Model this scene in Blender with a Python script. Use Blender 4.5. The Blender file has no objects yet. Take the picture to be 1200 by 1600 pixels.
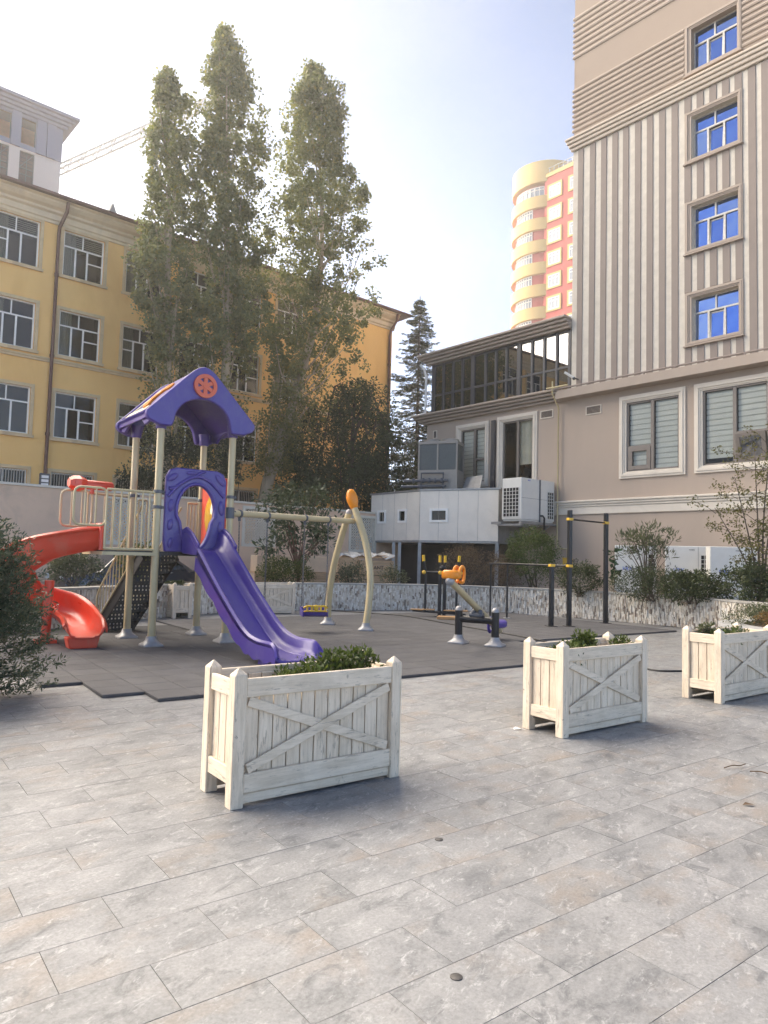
import bpy, bmesh, math, random
import numpy as np
from mathutils import Vector, Matrix

R = math.radians
sc = bpy.context.scene
COL = sc.collection

# ------------------------------------------------------------------ camera
cam_d = bpy.data.cameras.new("camera")
cam = bpy.data.objects.new("camera", cam_d)
COL.objects.link(cam)
pitch, roll = R(3.71), R(1.505)
F = Vector((0, math.cos(pitch), math.sin(pitch)))
U0 = Vector((0, -math.sin(pitch), math.cos(pitch)))
R0 = Vector((1, 0, 0))
CX = math.cos(roll) * R0 + math.sin(roll) * U0
CU = -math.sin(roll) * R0 + math.cos(roll) * U0
cam.matrix_world = Matrix(((CX.x, CU.x, -F.x, 0), (CX.y, CU.y, -F.y, 0), (CX.z, CU.z, -F.z, 1.465), (0, 0, 0, 1)))
cam_d.sensor_fit = 'HORIZONTAL'
cam_d.sensor_width = 36
cam_d.lens = 36 * 1106 / 1200
cam_d.clip_end = 3000
sc.camera = cam

# ------------------------------------------------------------------ sky, sun, exposure
SUN_AZ = -50      # degrees from the view direction (+y), negative = left
SUN_EL = 24
world = bpy.data.worlds.new("World")
sc.world = world
world.use_nodes = True
nt = world.node_tree
nt.nodes.clear()
wo = nt.nodes.new("ShaderNodeOutputWorld")
bg = nt.nodes.new("ShaderNodeBackground")
sky = nt.nodes.new("ShaderNodeTexSky")
sky.sky_type = 'NISHITA'
sky.sun_disc = False
sky.sun_elevation = R(SUN_EL)
sky.sun_rotation = R(SUN_AZ)
sky.altitude = 0
sky.air_density = 0.5
sky.dust_density = 0.8
sky.ozone_density = 2.4
# thin bright cloud veils over the whole sky
tc = nt.nodes.new("ShaderNodeTexCoord")
mp = nt.nodes.new("ShaderNodeMapping")
mp.inputs['Scale'].default_value = (1.6, 1.6, 4.2)
mp.inputs['Location'].default_value = (5.1, 3.9, 5.2)
nz = nt.nodes.new("ShaderNodeTexNoise")
nz.inputs['Scale'].default_value = 1.0
nz.inputs['Detail'].default_value = 7
nz.inputs['Roughness'].default_value = 0.46
nz.inputs['Distortion'].default_value = 0.35
rp = nt.nodes.new("ShaderNodeValToRGB")
rp.color_ramp.elements[0].position = 0.46
rp.color_ramp.elements[0].color = (0, 0, 0, 1)
rp.color_ramp.elements[1].position = 0.78
rp.color_ramp.elements[1].color = (0.16, 0.16, 0.16, 1)
bw = nt.nodes.new("ShaderNodeMix")
bw.data_type = 'RGBA'
bright = nt.nodes.new("ShaderNodeMix")
bright.data_type = 'RGBA'
bright.blend_type = 'ADD'
bright.inputs[0].default_value = 1.0
hs = nt.nodes.new("ShaderNodeHueSaturation")
hs.inputs['Saturation'].default_value = 0.10
hs.inputs['Value'].default_value = 1.7
L = nt.links.new
L(tc.outputs['Generated'], mp.inputs['Vector'])
L(mp.outputs['Vector'], nz.inputs['Vector'])
L(nz.outputs['Fac'], rp.inputs['Fac'])
L(sky.outputs['Color'], hs.inputs['Color'])
L(rp.outputs['Color'], bw.inputs[0])
L(sky.outputs['Color'], bw.inputs[6])
L(hs.outputs['Color'], bw.inputs[7])
L(bw.outputs[2], bg.inputs['Color'])
bg.inputs['Strength'].default_value = 0.05
L(bg.outputs['Background'], wo.inputs['Surface'])

sun_d = bpy.data.lights.new("sun", 'SUN')
sun_d.energy = 2.2
sun_d.angle = R(92)   # veiled by thin cloud, no hard shadows
sun_d.color = (1.0, 0.95, 0.88)
sun = bpy.data.objects.new("sun", sun_d)
COL.objects.link(sun)
sd = Vector((math.sin(R(SUN_AZ)) * math.cos(R(SUN_EL)), math.cos(R(SUN_AZ)) * math.cos(R(SUN_EL)), math.sin(R(SUN_EL))))
sun.rotation_euler = sd.to_track_quat('Z', 'Y').to_euler()
sun.location = (-40, 60, 40)

sc.view_settings.view_transform = 'Standard'
sc.view_settings.look = 'None'
sc.view_settings.gamma = 1
sc.view_settings.use_curve_mapping = False
sc.view_settings.exposure = 3.05
sc.view_settings.use_white_balance = True          # camera white balance set for open shade
sc.view_settings.white_balance_temperature = 7600
sc.view_settings.white_balance_tint = 10
sc.render.engine = 'CYCLES'
sc.cycles.use_denoising = True
sc.cycles.max_bounces = 8
sc.cycles.diffuse_bounces = 4
sc.cycles.glossy_bounces = 4
sc.cycles.transparent_max_bounces = 16
sc.cycles.caustics_reflective = False
sc.cycles.caustics_refractive = False

# ------------------------------------------------------------------ material helpers
MATS = {}
def nodes_of(name):
    m = bpy.data.materials.new(name)
    m.use_nodes = True
    t = m.node_tree
    t.nodes.clear()
    o = t.nodes.new("ShaderNodeOutputMaterial")
    MATS[name] = m
    return m, t, o
def N(t, kind, **kw):
    n = t.nodes.new("ShaderNode" + kind)
    for k, v in kw.items():
        k2 = k.replace('_', ' ')
        if k in n.inputs: n.inputs[k].default_value = v
        elif k2 in n.inputs: n.inputs[k2].default_value = v
        else: setattr(n, k, v)
    return n
def c4(c, k=1.0): return (min(1, c[0] * k), min(1, c[1] * k), min(1, c[2] * k), 1)
def ramp(t, stops):
    r = N(t, 'ValToRGB')
    e = r.color_ramp.elements
    while len(e) < len(stops): e.new(0.5)
    for i, (p, c) in enumerate(stops):
        e[i].position = p
        e[i].color = c if len(c) == 4 else (*c, 1)
    return r
def mixc(t, a, b, fac, blend='MIX'):
    m = N(t, 'Mix', data_type='RGBA', blend_type=blend)
    for s, v in ((0, fac), (6, a), (7, b)):
        if hasattr(v, 'is_output'): t.links.new(v, m.inputs[s])
        else: m.inputs[s].default_value = v if s == 0 else c4(v)
    return m.outputs[2]
def pmat(name, col, rough=.6, metal=0., var=.12, scale=2.5, bump=0., bscale=60., col2=None, rnd=0., coords='Object', stretch=(1, 1, 1), coat=0., spec=.5, stain=None, stain_amt=.35, stain_scale=1.2, rvar=.12):
    """Principled surface with broad tone noise, optional second tone, fine bump, per-piece tone shift and shaped stains."""
    m, t, o = nodes_of(name)
    p = N(t, 'BsdfPrincipled', Roughness=rough, Metallic=metal)
    p.inputs['Specular IOR Level'].default_value = spec
    p.inputs['Coat Weight'].default_value = coat
    tcn = N(t, 'TexCoord')
    mpn = N(t, 'Mapping')
    mpn.inputs['Scale'].default_value = stretch
    if coords == 'World':
        gg = N(t, 'NewGeometry'); t.links.new(gg.outputs['Position'], mpn.inputs['Vector'])
    else:
        t.links.new(tcn.outputs[coords], mpn.inputs['Vector'])
    n1 = N(t, 'TexNoise', Scale=scale, Detail=6., Roughness=.6)
    t.links.new(mpn.outputs['Vector'], n1.inputs['Vector'])
    a = c4(col, 1 - var); b = c4(col, 1 + var) if col2 is None else c4(col2)
    r1 = ramp(t, [(.3, a), (.7, b)])
    t.links.new(n1.outputs['Fac'], r1.inputs['Fac'])
    out = r1.outputs['Color']
    if stain is not None:
        n3 = N(t, 'TexNoise', Scale=stain_scale, Detail=8., Roughness=.65, Distortion=.6)
        t.links.new(mpn.outputs['Vector'], n3.inputs['Vector'])
        r3 = ramp(t, [(.5, (0, 0, 0)), (.72, (stain_amt,) * 3)])
        t.links.new(n3.outputs['Fac'], r3.inputs['Fac'])
        out = mixc(t, out, stain, r3.outputs['Color'])
    if rnd:
        oi = N(t, 'ObjectInfo'); gi = N(t, 'NewGeometry')
        ad = N(t, 'Math', operation='ADD'); t.links.new(oi.outputs['Random'], ad.inputs[0]); t.links.new(gi.outputs['Random Per Island'], ad.inputs[1])
        fr_ = N(t, 'Math', operation='FRACT'); t.links.new(ad.outputs[0], fr_.inputs[0])
        mr = N(t, 'MapRange'); mr.inputs['To Min'].default_value = 1 - rnd; mr.inputs['To Max'].default_value = 1 + rnd
        t.links.new(fr_.outputs[0], mr.inputs['Value'])
        h = N(t, 'HueSaturation'); t.links.new(out, h.inputs['Color']); t.links.new(mr.outputs['Result'], h.inputs['Value'])
        out = h.outputs['Color']
    t.links.new(out, p.inputs['Base Color'])
    if rvar:
        mr2 = N(t, 'MapRange'); mr2.inputs['To Min'].default_value = max(.02, rough - rvar); mr2.inputs['To Max'].default_value = min(1, rough + rvar)
        t.links.new(n1.outputs['Fac'], mr2.inputs['Value']); t.links.new(mr2.outputs['Result'], p.inputs['Roughness'])
    if bump:
        n2 = N(t, 'TexNoise', Scale=bscale, Detail=4., Roughness=.6)
        t.links.new(mpn.outputs['Vector'], n2.inputs['Vector'])
        bn = N(t, 'Bump', Strength=bump, Distance=.02)
        t.links.new(n2.outputs['Fac'], bn.inputs['Height']); t.links.new(bn.outputs['Normal'], p.inputs['Normal'])
    t.links.new(p.outputs['BSDF'], o.inputs['Surface'])
    return m
def lmat(name, c1, c2, trans=.3, rough=.55, c3=None):
    m, t, o = nodes_of(name)
    gi = N(t, 'NewGeometry')
    st = [(0., c4(c1)), (1., c4(c2))] if c3 is None else [(0., c4(c1)), (.8, c4(c2)), (1., c4(c3))]
    r1 = ramp(t, st)
    t.links.new(gi.outputs['Random Per Island'], r1.inputs['Fac'])
    p = N(t, 'BsdfPrincipled', Roughness=rough)
    p.inputs['Specular IOR Level'].default_value = .35
    tr = N(t, 'BsdfTranslucent')
    br = mixc(t, r1.outputs['Color'], (1., 1., .55), 1., 'MULTIPLY')
    t.links.new(r1.outputs['Color'], p.inputs['Base Color']); t.links.new(br, tr.inputs['Color'])
    mx = N(t, 'MixShader'); mx.inputs[0].default_value = trans
    t.links.new(p.outputs[0], mx.inputs[1]); t.links.new(tr.outputs[0], mx.inputs[2]); t.links.new(mx.outputs[0], o.inputs['Surface'])
    return m
def gmat(name, tint=(.75, .8, .8), ior=1.55, gcol=(1, 1, 1), extra=0., wave=.0):
    m, t, o = nodes_of(name)
    tr = N(t, 'BsdfTransparent', Color=c4(tint)); gl = N(t, 'BsdfGlossy', Color=c4(gcol), Roughness=.015)
    fr_ = N(t, 'Fresnel', IOR=ior)
    fac = fr_.outputs[0]
    if extra:
        ad = N(t, 'Math', operation='ADD', use_clamp=True); t.links.new(fac, ad.inputs[0]); ad.inputs[1].default_value = extra; fac = ad.outputs[0]
    if wave:
        gp = N(t, 'TexCoord'); nn = N(t, 'TexNoise', Scale=1.4, Detail=2.); t.links.new(gp.outputs['Object'], nn.inputs['Vector'])
        bn = N(t, 'Bump', Strength=wave, Distance=.05); t.links.new(nn.outputs['Fac'], bn.inputs['Height']); t.links.new(bn.outputs['Normal'], gl.inputs['Normal'])
    mx = N(t, 'MixShader'); t.links.new(fac, mx.inputs[0]); t.links.new(tr.outputs[0], mx.inputs[1]); t.links.new(gl.outputs[0], mx.inputs[2])
    t.links.new(mx.outputs[0], o.inputs['Surface'])
    return m

# ------------------------------------------------------------------ mesh helpers
class MB:
    def __init__(s): s.v = []; s.f = []
    def add(s, vs, fs):
        b = len(s.v); s.v += [tuple(v) for v in vs]; s.f += [tuple(b + i for i in f) for f in fs]; return s
    def box(s, x0, x1, y0, y1, z0, z1):
        return s.add([(x0, y0, z0), (x1, y0, z0), (x1, y1, z0), (x0, y1, z0), (x0, y0, z1), (x1, y0, z1), (x1, y1, z1), (x0, y1, z1)],
                     [(0, 3, 2, 1), (4, 5, 6, 7), (0, 1, 5, 4), (1, 2, 6, 5), (2, 3, 7, 6), (3, 0, 4, 7)])
    def obox(s, c, a, b, d):
        c, a, b, d = Vector(c), Vector(a), Vector(b), Vector(d)
        P = [c + a * i + b * j + d * k for k in (-1, 1) for j in (-1, 1) for i in (-1, 1)]
        return s.add(P, [(0, 2, 3, 1), (4, 5, 7, 6), (0, 1, 5, 4), (1, 3, 7, 5), (3, 2, 6, 7), (2, 0, 4, 6)])
    def beam(s, p, q, w, h, up=(0, 0, 1)):
        p, q = Vector(p), Vector(q); d = (q - p); l = d.length; d = d / l
        u = Vector(up); sd_ = d.cross(u)
        if sd_.length < 1e-4: sd_ = d.cross(Vector((1, 0, 0)))
        sd_.normalize(); u = sd_.cross(d)
        return s.obox((p + q) / 2, d * l / 2, sd_ * w / 2, u * h / 2)
    def tube(s, pts, r, seg=10, caps=True, closed=False):
        pts = [Vector(p) for p in pts]; n = len(pts)
        rs = r if isinstance(r, (list, tuple)) else [r] * n
        tg = []
        for i in range(n):
            a = pts[i - 1] if (i > 0 or closed) else pts[0]; b = pts[(i + 1) % n] if (i < n - 1 or closed) else pts[-1]
            t = (b - a); tg.append(t.normalized() if t.length > 1e-9 else Vector((0, 0, 1)))
        ref = Vector((0, 0, 1)) if abs(tg[0].z) < .9 else Vector((1, 0, 0))
        u = (ref - tg[0] * ref.dot(tg[0])).normalized()
        vs = []; fs = []
        for i in range(n):
            u = (u - tg[i] * u.dot(tg[i])).normalized(); w = tg[i].cross(u)
            for k in range(seg):
                a = 2 * math.pi * k / seg
                vs.append(pts[i] + (u * math.cos(a) + w * math.sin(a)) * rs[i])
        m = n if closed else n - 1
        for i in range(m):
            j = (i + 1) % n
            for k in range(seg):
                k2 = (k + 1) % seg
                fs.append((i * seg + k, i * seg + k2, j * seg + k2, j * seg + k))
        if caps and not closed:
            fs.append(tuple(range(seg - 1, -1, -1))); fs.append(tuple((n - 1) * seg + k for k in range(seg)))
        return s.add(vs, fs)
    def lathe(s, prof, c=(0, 0, 0), seg=16, sx=1., sy=1.):
        vs = []; fs = []
        for r, z in prof:
            for k in range(seg):
                a = 2 * math.pi * k / seg
                vs.append((c[0] + r * math.cos(a) * sx, c[1] + r * math.sin(a) * sy, c[2] + z))
        for i in range(len(prof) - 1):
            for k in range(seg):
                k2 = (k + 1) % seg
                fs.append((i * seg + k, i * seg + k2, (i + 1) * seg + k2, (i + 1) * seg + k))
        fs.append(tuple(range(seg - 1, -1, -1))); fs.append(tuple((len(prof) - 1) * seg + k for k in range(seg)))
        return s.add(vs, fs)
    def ell(s, c, r, seg=14, rings=8, rot=None):
        vs = []; fs = []
        for i in range(rings + 1):
            ph = math.pi * i / rings
            for k in range(seg):
                a = 2 * math.pi * k / seg
                p = Vector((r[0] * math.sin(ph) * math.cos(a), r[1] * math.sin(ph) * math.sin(a), r[2] * math.cos(ph)))
                if rot is not None: p = rot @ p
                vs.append(p + Vector(c))
        for i in range(rings):
            for k in range(seg):
                k2 = (k + 1) % seg
                fs.append((i * seg + k, (i + 1) * seg + k, (i + 1) * seg + k2, i * seg + k2))
        return s.add(vs, fs)
    def ext(s, poly, axis, a, b):
        """extrude a 2-D polygon along an axis from a to b; axis x: poly is (y,z); y: (x,z); z: (x,y)"""
        def mk(p, t):
            return (t, p[0], p[1]) if axis == 'x' else (p[0], t, p[1]) if axis == 'y' else (p[0], p[1], t)
        n = len(poly)
        vs = [mk(p, a) for p in poly] + [mk(p, b) for p in poly]
        fs = [tuple(range(n - 1, -1, -1)), tuple(range(n, 2 * n))] + [(i, (i + 1) % n, n + (i + 1) % n, n + i) for i in range(n)]
        return s.add(vs, fs)
    def ringplate(s, outer, inner, axis, a, b):
        """plate with a hole: equal-length outer and inner 2-D loops"""
        def mk(p, t):
            return (t, p[0], p[1]) if axis == 'x' else (p[0], t, p[1]) if axis == 'y' else (p[0], p[1], t)
        n = len(outer)
        vs = [mk(p, a) for p in outer] + [mk(p, a) for p in inner] + [mk(p, b) for p in outer] + [mk(p, b) for p in inner]
        fs = []
        for i in range(n):
            j = (i + 1) % n
            fs += [(i, j, n + j, n + i), (2 * n + i, 3 * n + i, 3 * n + j, 2 * n + j), (i, 2 * n + i, 2 * n + j, j), (n + i, n + j, 3 * n + j, 3 * n + i)]
        return s.add(vs, fs)
    def mesh(s, name, mat, smooth=None):
        me = bpy.data.meshes.new(name)
        me.from_pydata(s.v, [], s.f)
        if mat is not None: me.materials.append(MATS[mat] if isinstance(mat, str) else mat)
        bm = bmesh.new(); bm.from_mesh(me); bmesh.ops.recalc_face_normals(bm, faces=bm.faces[:]); bm.to_mesh(me); bm.free()
        if smooth is not None:
            me.polygons.foreach_set('use_smooth', [True] * len(me.polygons))
            me.set_sharp_from_angle(angle=R(smooth))
        me.update()
        return me
    def build(s, name, mat, parent=None, smooth=None, loc=None, rotz=None, bevel=0., seg=1):
        o = put(name, s.mesh(name, mat, smooth), parent, loc, rotz)
        if bevel:
            md = o.modifiers.new('bevel', 'BEVEL'); md.width = bevel; md.segments = seg; md.limit_method = 'ANGLE'; md.angle_limit = R(40); md.harden_normals = False
        return o
def put(name, me, parent=None, loc=None, rotz=None, rot=None):
    o = bpy.data.objects.new(name, me); COL.objects.link(o)
    if parent is not None: o.parent = parent
    if loc is not None: o.location = loc
    if rotz is not None: o.rotation_euler = (0, 0, rotz)
    if rot is not None: o.rotation_euler = rot
    return o
def tag(o, label=None, cat=None, group=None, kind=None):
    if label: o['label'] = label
    if cat: o['category'] = cat
    if group: o['group'] = group
    if kind: o['kind'] = kind
    return o
def thing(name, label, cat, loc=(0, 0, 0), rotz=0., group=None):
    return tag(put(name, None, None, loc, rotz), label, cat, group)
def copy_tree(o, parent=None):
    c = o.copy(); COL.objects.link(c); c.parent = parent
    for ch in list(o.children): copy_tree(ch, c)
    return c
def catmull(P, n=8, closed=False):
    P = [Vector(p) for p in P]; out = []
    m = len(P)
    rng_ = range(m) if closed else range(m - 1)
    for i in rng_:
        p1, p2 = P[i], P[(i + 1) % m]
        p0 = P[i - 1] if (i > 0 or closed) else p1 * 2 - p2
        p3 = P[(i + 2) % m] if (i + 2 < m or closed) else p2 * 2 - p1
        for k in range(n):
            t = k / n
            out.append(.5 * ((2 * p1) + (p2 - p0) * t + (2 * p0 - 5 * p1 + 4 * p2 - p3) * t * t + (3 * p1 - p0 - 3 * p2 + p3) * t ** 3))
    if not closed: out.append(P[-1])
    return out
def text_mesh(name, body, size, mat, parent, loc, rot, depth=.002, shear=0.):
    cu = bpy.data.curves.new(name, 'FONT'); cu.body = body; cu.size = size; cu.extrude = depth; cu.align_x = 'CENTER'; cu.align_y = 'CENTER'; cu.shear = shear
    cu.materials.append(MATS[mat])
    tmp = bpy.data.objects.new(name + '_curve', cu); COL.objects.link(tmp)
    dg = bpy.context.evaluated_depsgraph_get()
    me = bpy.data.meshes.new_from_object(tmp.evaluated_get(dg)); me.name = name
    bpy.data.objects.remove(tmp); bpy.data.curves.remove(cu)
    if not me.materials: me.materials.append(MATS[mat])
    return put(name, me, parent, loc, rot=rot)
def leaf_mesh(name, P, S, mat, rng, aspect=.5, dirs=None, spread=1., flat=0.):
    """many separate leaf-sized faces: P (n,3) bases, S (n,) lengths"""
    P = np.asarray(P, float); n = len(P); S = np.asarray(S, float) if np.ndim(S) else np.full(n, float(S))
    d = rng.normal(size=(n, 3)); d /= np.linalg.norm(d, axis=1)[:, None]
    if dirs is not None:
        d = np.asarray(dirs) + d * spread; d /= np.linalg.norm(d, axis=1)[:, None] + 1e-9
    nr = rng.normal(size=(n, 3)); nr[:, 2] += flat * np.sign(nr[:, 2] + 1e-9)
    sd_ = np.cross(d, nr); sd_ /= np.linalg.norm(sd_, axis=1)[:, None] + 1e-9
    w = (S * aspect * .5)[:, None]; l = S[:, None]
    V = np.stack([P, P + d * l * .45 + sd_ * w, P + d * l, P + d * l * .45 - sd_ * w], axis=1).reshape(-1, 3)
    me = bpy.data.meshes.new(name)
    me.vertices.add(4 * n); me.vertices.foreach_set('co', V.astype(np.float32).ravel())
    me.loops.add(4 * n); me.loops.foreach_set('vertex_index', np.arange(4 * n, dtype=np.int32))
    me.polygons.add(n); me.polygons.foreach_set('loop_start', np.arange(0, 4 * n, 4, dtype=np.int32))
    me.materials.append(MATS[mat]); me.update(calc_edges=True); me.validate()
    return me
# ------------------------------------------------------------------ materials
def tile_material():
    m, t, o = nodes_of('porcelain')
    p = N(t, 'BsdfPrincipled', Roughness=.5); p.inputs['Specular IOR Level'].default_value = .4
    g = N(t, 'NewGeometry'); oi = N(t, 'ObjectInfo')
    ad = N(t, 'Math', operation='ADD'); t.links.new(oi.outputs['Random'], ad.inputs[0]); t.links.new(g.outputs['Random Per Island'], ad.inputs[1])
    fx = N(t, 'Math', operation='MULTIPLY'); t.links.new(ad.outputs[0], fx.inputs[0]); fx.inputs[1].default_value = 53.7
    mp_ = N(t, 'Mapping'); mp_.inputs['Rotation'].default_value = (0, 0, R(-58)); t.links.new(g.outputs['Position'], mp_.inputs['Vector'])
    cb = N(t, 'CombineXYZ'); t.links.new(fx.outputs[0], cb.inputs[2]); t.links.new(fx.outputs[0], cb.inputs[0])
    va = N(t, 'VectorMath', operation='ADD'); t.links.new(mp_.outputs[0], va.inputs[0]); t.links.new(cb.outputs[0], va.inputs[1])
    def noise(sx, sy, scale, det, rough, dist=0.):
        mm = N(t, 'Mapping'); mm.inputs['Scale'].default_value = (sx, sy, 1); t.links.new(va.outputs[0], mm.inputs['Vector'])
        n = N(t, 'TexNoise', Scale=scale, Detail=det, Roughness=rough, Distortion=dist); t.links.new(mm.outputs[0], n.inputs['Vector']); return n.outputs['Fac']
    base = ramp(t, [(.30, (.142, .147, .155)), (.46, (.225, .229, .236)), (.64, (.297, .298, .303))])
    t.links.new(noise(.8, 1.25, 3.2, 12, .70, .4), base.inputs['Fac'])
    pm = ramp(t, [(.52, (0, 0, 0)), (.70, (.6,) * 3)]); t.links.new(noise(.8, 1.2, 2.1, 5, .6, .4), pm.inputs['Fac'])
    c = mixc(t, base.outputs['Color'], (.275, .224, .185), pm.outputs['Color'])
    gm = ramp(t, [(.54, (0, 0, 0)), (.64, (.75,) * 3)]); t.links.new(noise(.8, 1.4, 5.5, 13, .74, .8), gm.inputs['Fac'])
    c = mixc(t, c, (.12, .126, .135), gm.outputs['Color'])
    wm = ramp(t, [(.55, (0, 0, 0)), (.62, (.8,) * 3)]); t.links.new(noise(.8, 1.5, 13., 13, .78, .6), wm.inputs['Fac'])
    c = mixc(t, c, (.40, .402, .408), wm.outputs['Color'])
    fine = ramp(t, [(.3, (.74,) * 3), (.7, (1.14,) * 3)]); t.links.new(noise(1, 1, 75., 4, .7), fine.inputs['Fac'])
    c = mixc(t, c, fine.outputs['Color'], 1., 'MULTIPLY')
    # foot traffic grime, continuous over the joints
    n2 = N(t, 'TexNoise', Scale=.9, Detail=7., Roughness=.65); t.links.new(g.outputs['Position'], n2.inputs['Vector'])
    gr = ramp(t, [(.36, (.88, .88, .87)), (.6, (1., 1., 1.))]); t.links.new(n2.outputs['Fac'], gr.inputs['Fac'])
    c = mixc(t, c, gr.outputs['Color'], 1., 'MULTIPLY')
    t.links.new(c, p.inputs['Base Color'])
    rr = N(t, 'MapRange'); rr.inputs['To Min'].default_value = .36; rr.inputs['To Max'].default_value = .62; t.links.new(noise(.6, 1.5, 5., 6, .6), rr.inputs['Value']); t.links.new(rr.outputs[0], p.inputs['Roughness'])
    bn = N(t, 'Bump', Strength=.10, Distance=.01); t.links.new(noise(1, 1.4, 38., 5, .65), bn.inputs['Height']); t.links.new(bn.outputs[0], p.inputs['Normal'])
    t.links.new(p.outputs[0], o.inputs['Surface'])
tile_material()
def wood_paint(name, ax):
    m, t, o = nodes_of(name)
    st = lambda a, b: tuple(b if k == ax else a for k in range(3))
    p = N(t, 'BsdfPrincipled', Roughness=.55); p.inputs['Specular IOR Level'].default_value = .35
    tcn = N(t, 'TexCoord'); g = N(t, 'NewGeometry'); oi = N(t, 'ObjectInfo')
    mu = N(t, 'Math', operation='MULTIPLY'); t.links.new(oi.outputs['Random'], mu.inputs[0]); mu.inputs[1].default_value = 37.
    cb = N(t, 'CombineXYZ'); t.links.new(mu.outputs[0], cb.inputs[0]); t.links.new(mu.outputs[0], cb.inputs[1]); t.links.new(mu.outputs[0], cb.inputs[2])
    va = N(t, 'VectorMath', operation='ADD'); t.links.new(tcn.outputs['Object'], va.inputs[0]); t.links.new(cb.outputs[0], va.inputs[1])
    def noise(sc_, scale, det, rough, dist=0.):
        mm = N(t, 'Mapping'); mm.inputs['Scale'].default_value = sc_; t.links.new(va.outputs[0], mm.inputs['Vector'])
        n = N(t, 'TexNoise', Scale=scale, Detail=det, Roughness=rough, Distortion=dist); t.links.new(mm.outputs[0], n.inputs['Vector']); return n.outputs['Fac']
    base = ramp(t, [(.3, (.71, .585, .45)), (.7, (.86, .735, .59))]); t.links.new(noise((1, 1, .5), 4., 6, .6), base.inputs['Fac'])
    c = base.outputs['Color']
    gr = ramp(t, [(.30, (.78, .76, .72)), (.58, (1., 1., 1.))]); t.links.new(noise(st(30, 2.2), 1.6, 6, .65), gr.inputs['Fac'])
    c = mixc(t, c, gr.outputs['Color'], 1., 'MULTIPLY')
    ch = ramp(t, [(.655, (0, 0, 0)), (.68, (.85,) * 3)]); t.links.new(noise((1.4, 1.4, 1.), 7., 10, .7, .8), ch.inputs['Fac'])
    c = mixc(t, c, (.24, .19, .15), ch.outputs['Color'])
    c2r = ramp(t, [(.585, (0, 0, 0)), (.63, (.75,) * 3)]); t.links.new(noise(st(26, 3.), 2.2, 8, .7, .4), c2r.inputs['Fac'])
    c = mixc(t, c, (.33, .27, .21), c2r.outputs['Color'])
    sm_ = ramp(t, [(.54, (0, 0, 0)), (.74, (.5,) * 3)]); t.links.new(noise((1, 1, 1), 2.3, 8, .7, .5), sm_.inputs['Fac'])
    c = mixc(t, c, (.42, .35, .27), sm_.outputs['Color'])
    kn = N(t, 'TexVoronoi', Scale=5.5); mm = N(t, 'Mapping'); mm.inputs['Scale'].default_value = (1.3, 1.3, .8); t.links.new(va.outputs[0], mm.inputs['Vector']); t.links.new(mm.outputs[0], kn.inputs['Vector'])
    kr = ramp(t, [(.035, (.6,) * 3), (.075, (0, 0, 0))]); t.links.new(kn.outputs['Distance'], kr.inputs['Fac'])
    c = mixc(t, c, (.30, .24, .18), kr.outputs['Color'])
    t.links.new(c, p.inputs['Base Color'])
    bn = N(t, 'Bump', Strength=.25, Distance=.004); t.links.new(noise(st(40, 3), 1.5, 5, .6), bn.inputs['Height']); t.links.new(bn.outputs[0], p.inputs['Normal'])
    t.links.new(p.outputs[0], o.inputs['Surface'])
for nm_, ax_ in (('worn_white_paint', 2), ('worn_white_rail', 0), ('worn_white_side_rail', 1)): wood_paint(nm_, ax_)
pmat('grout', (.30, .29, .28), .9, var=.2, scale=8)
pmat('asphalt', (.09, .088, .085), .9, var=.25, scale=1.5, bump=.3, bscale=80)
pmat('rubber', (.082, .081, .087), .75, var=.22, scale=3., bump=.5, bscale=140, rnd=.10, coords='World', stain=(.125, .122, .12), stain_amt=.6, stain_scale=1.4)
pmat('rubber_edge', (.035, .035, .037), .8, var=.2)
pmat('soil', (.085, .062, .045), .95, var=.35, scale=6, bump=.9, bscale=30)
pmat('coping_stone', (.40, .385, .36), .6, var=.15, scale=3, bump=.1, stain=(.22, .2, .18))
pmat('marble_coping', (.50, .50, .50), .4, var=.2, scale=3, bump=.05, stain=(.3, .3, .3))
pmat('wall_core', (.22, .20, .18), .9)
def cladding():
    m, t, o = nodes_of('split_stone')
    p = N(t, 'BsdfPrincipled', Roughness=.85)
    g = N(t, 'NewGeometry')
    r1 = ramp(t, [(0., (.70, .64, .55)), (.25, (.84, .80, .73)), (.48, (.62, .54, .44)), (.58, (.80, .75, .67)), (.80, (.44, .36, .29)), (.90, (.26, .215, .18)), (.96, (.86, .83, .77))])
    r1.color_ramp.interpolation = 'CONSTANT'
    t.links.new(g.outputs['Random Per Island'], r1.inputs['Fac'])
    n = N(t, 'TexNoise', Scale=14., Detail=6., Roughness=.7); t.links.new(g.outputs['Position'], n.inputs['Vector'])
    r2 = ramp(t, [(.3, (.72, .71, .7)), (.7, (1.1, 1.1, 1.1))]); t.links.new(n.outputs['Fac'], r2.inputs['Fac'])
    t.links.new(mixc(t, r1.outputs['Color'], r2.outputs['Color'], 1., 'MULTIPLY'), p.inputs['Base Color'])
    bn = N(t, 'Bump', Strength=.6, Distance=.01); t.links.new(n.outputs['Fac'], bn.inputs['Height']); t.links.new(bn.outputs[0], p.inputs['Normal'])
    t.links.new(p.outputs[0], o.inputs['Surface'])
cladding()
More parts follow.
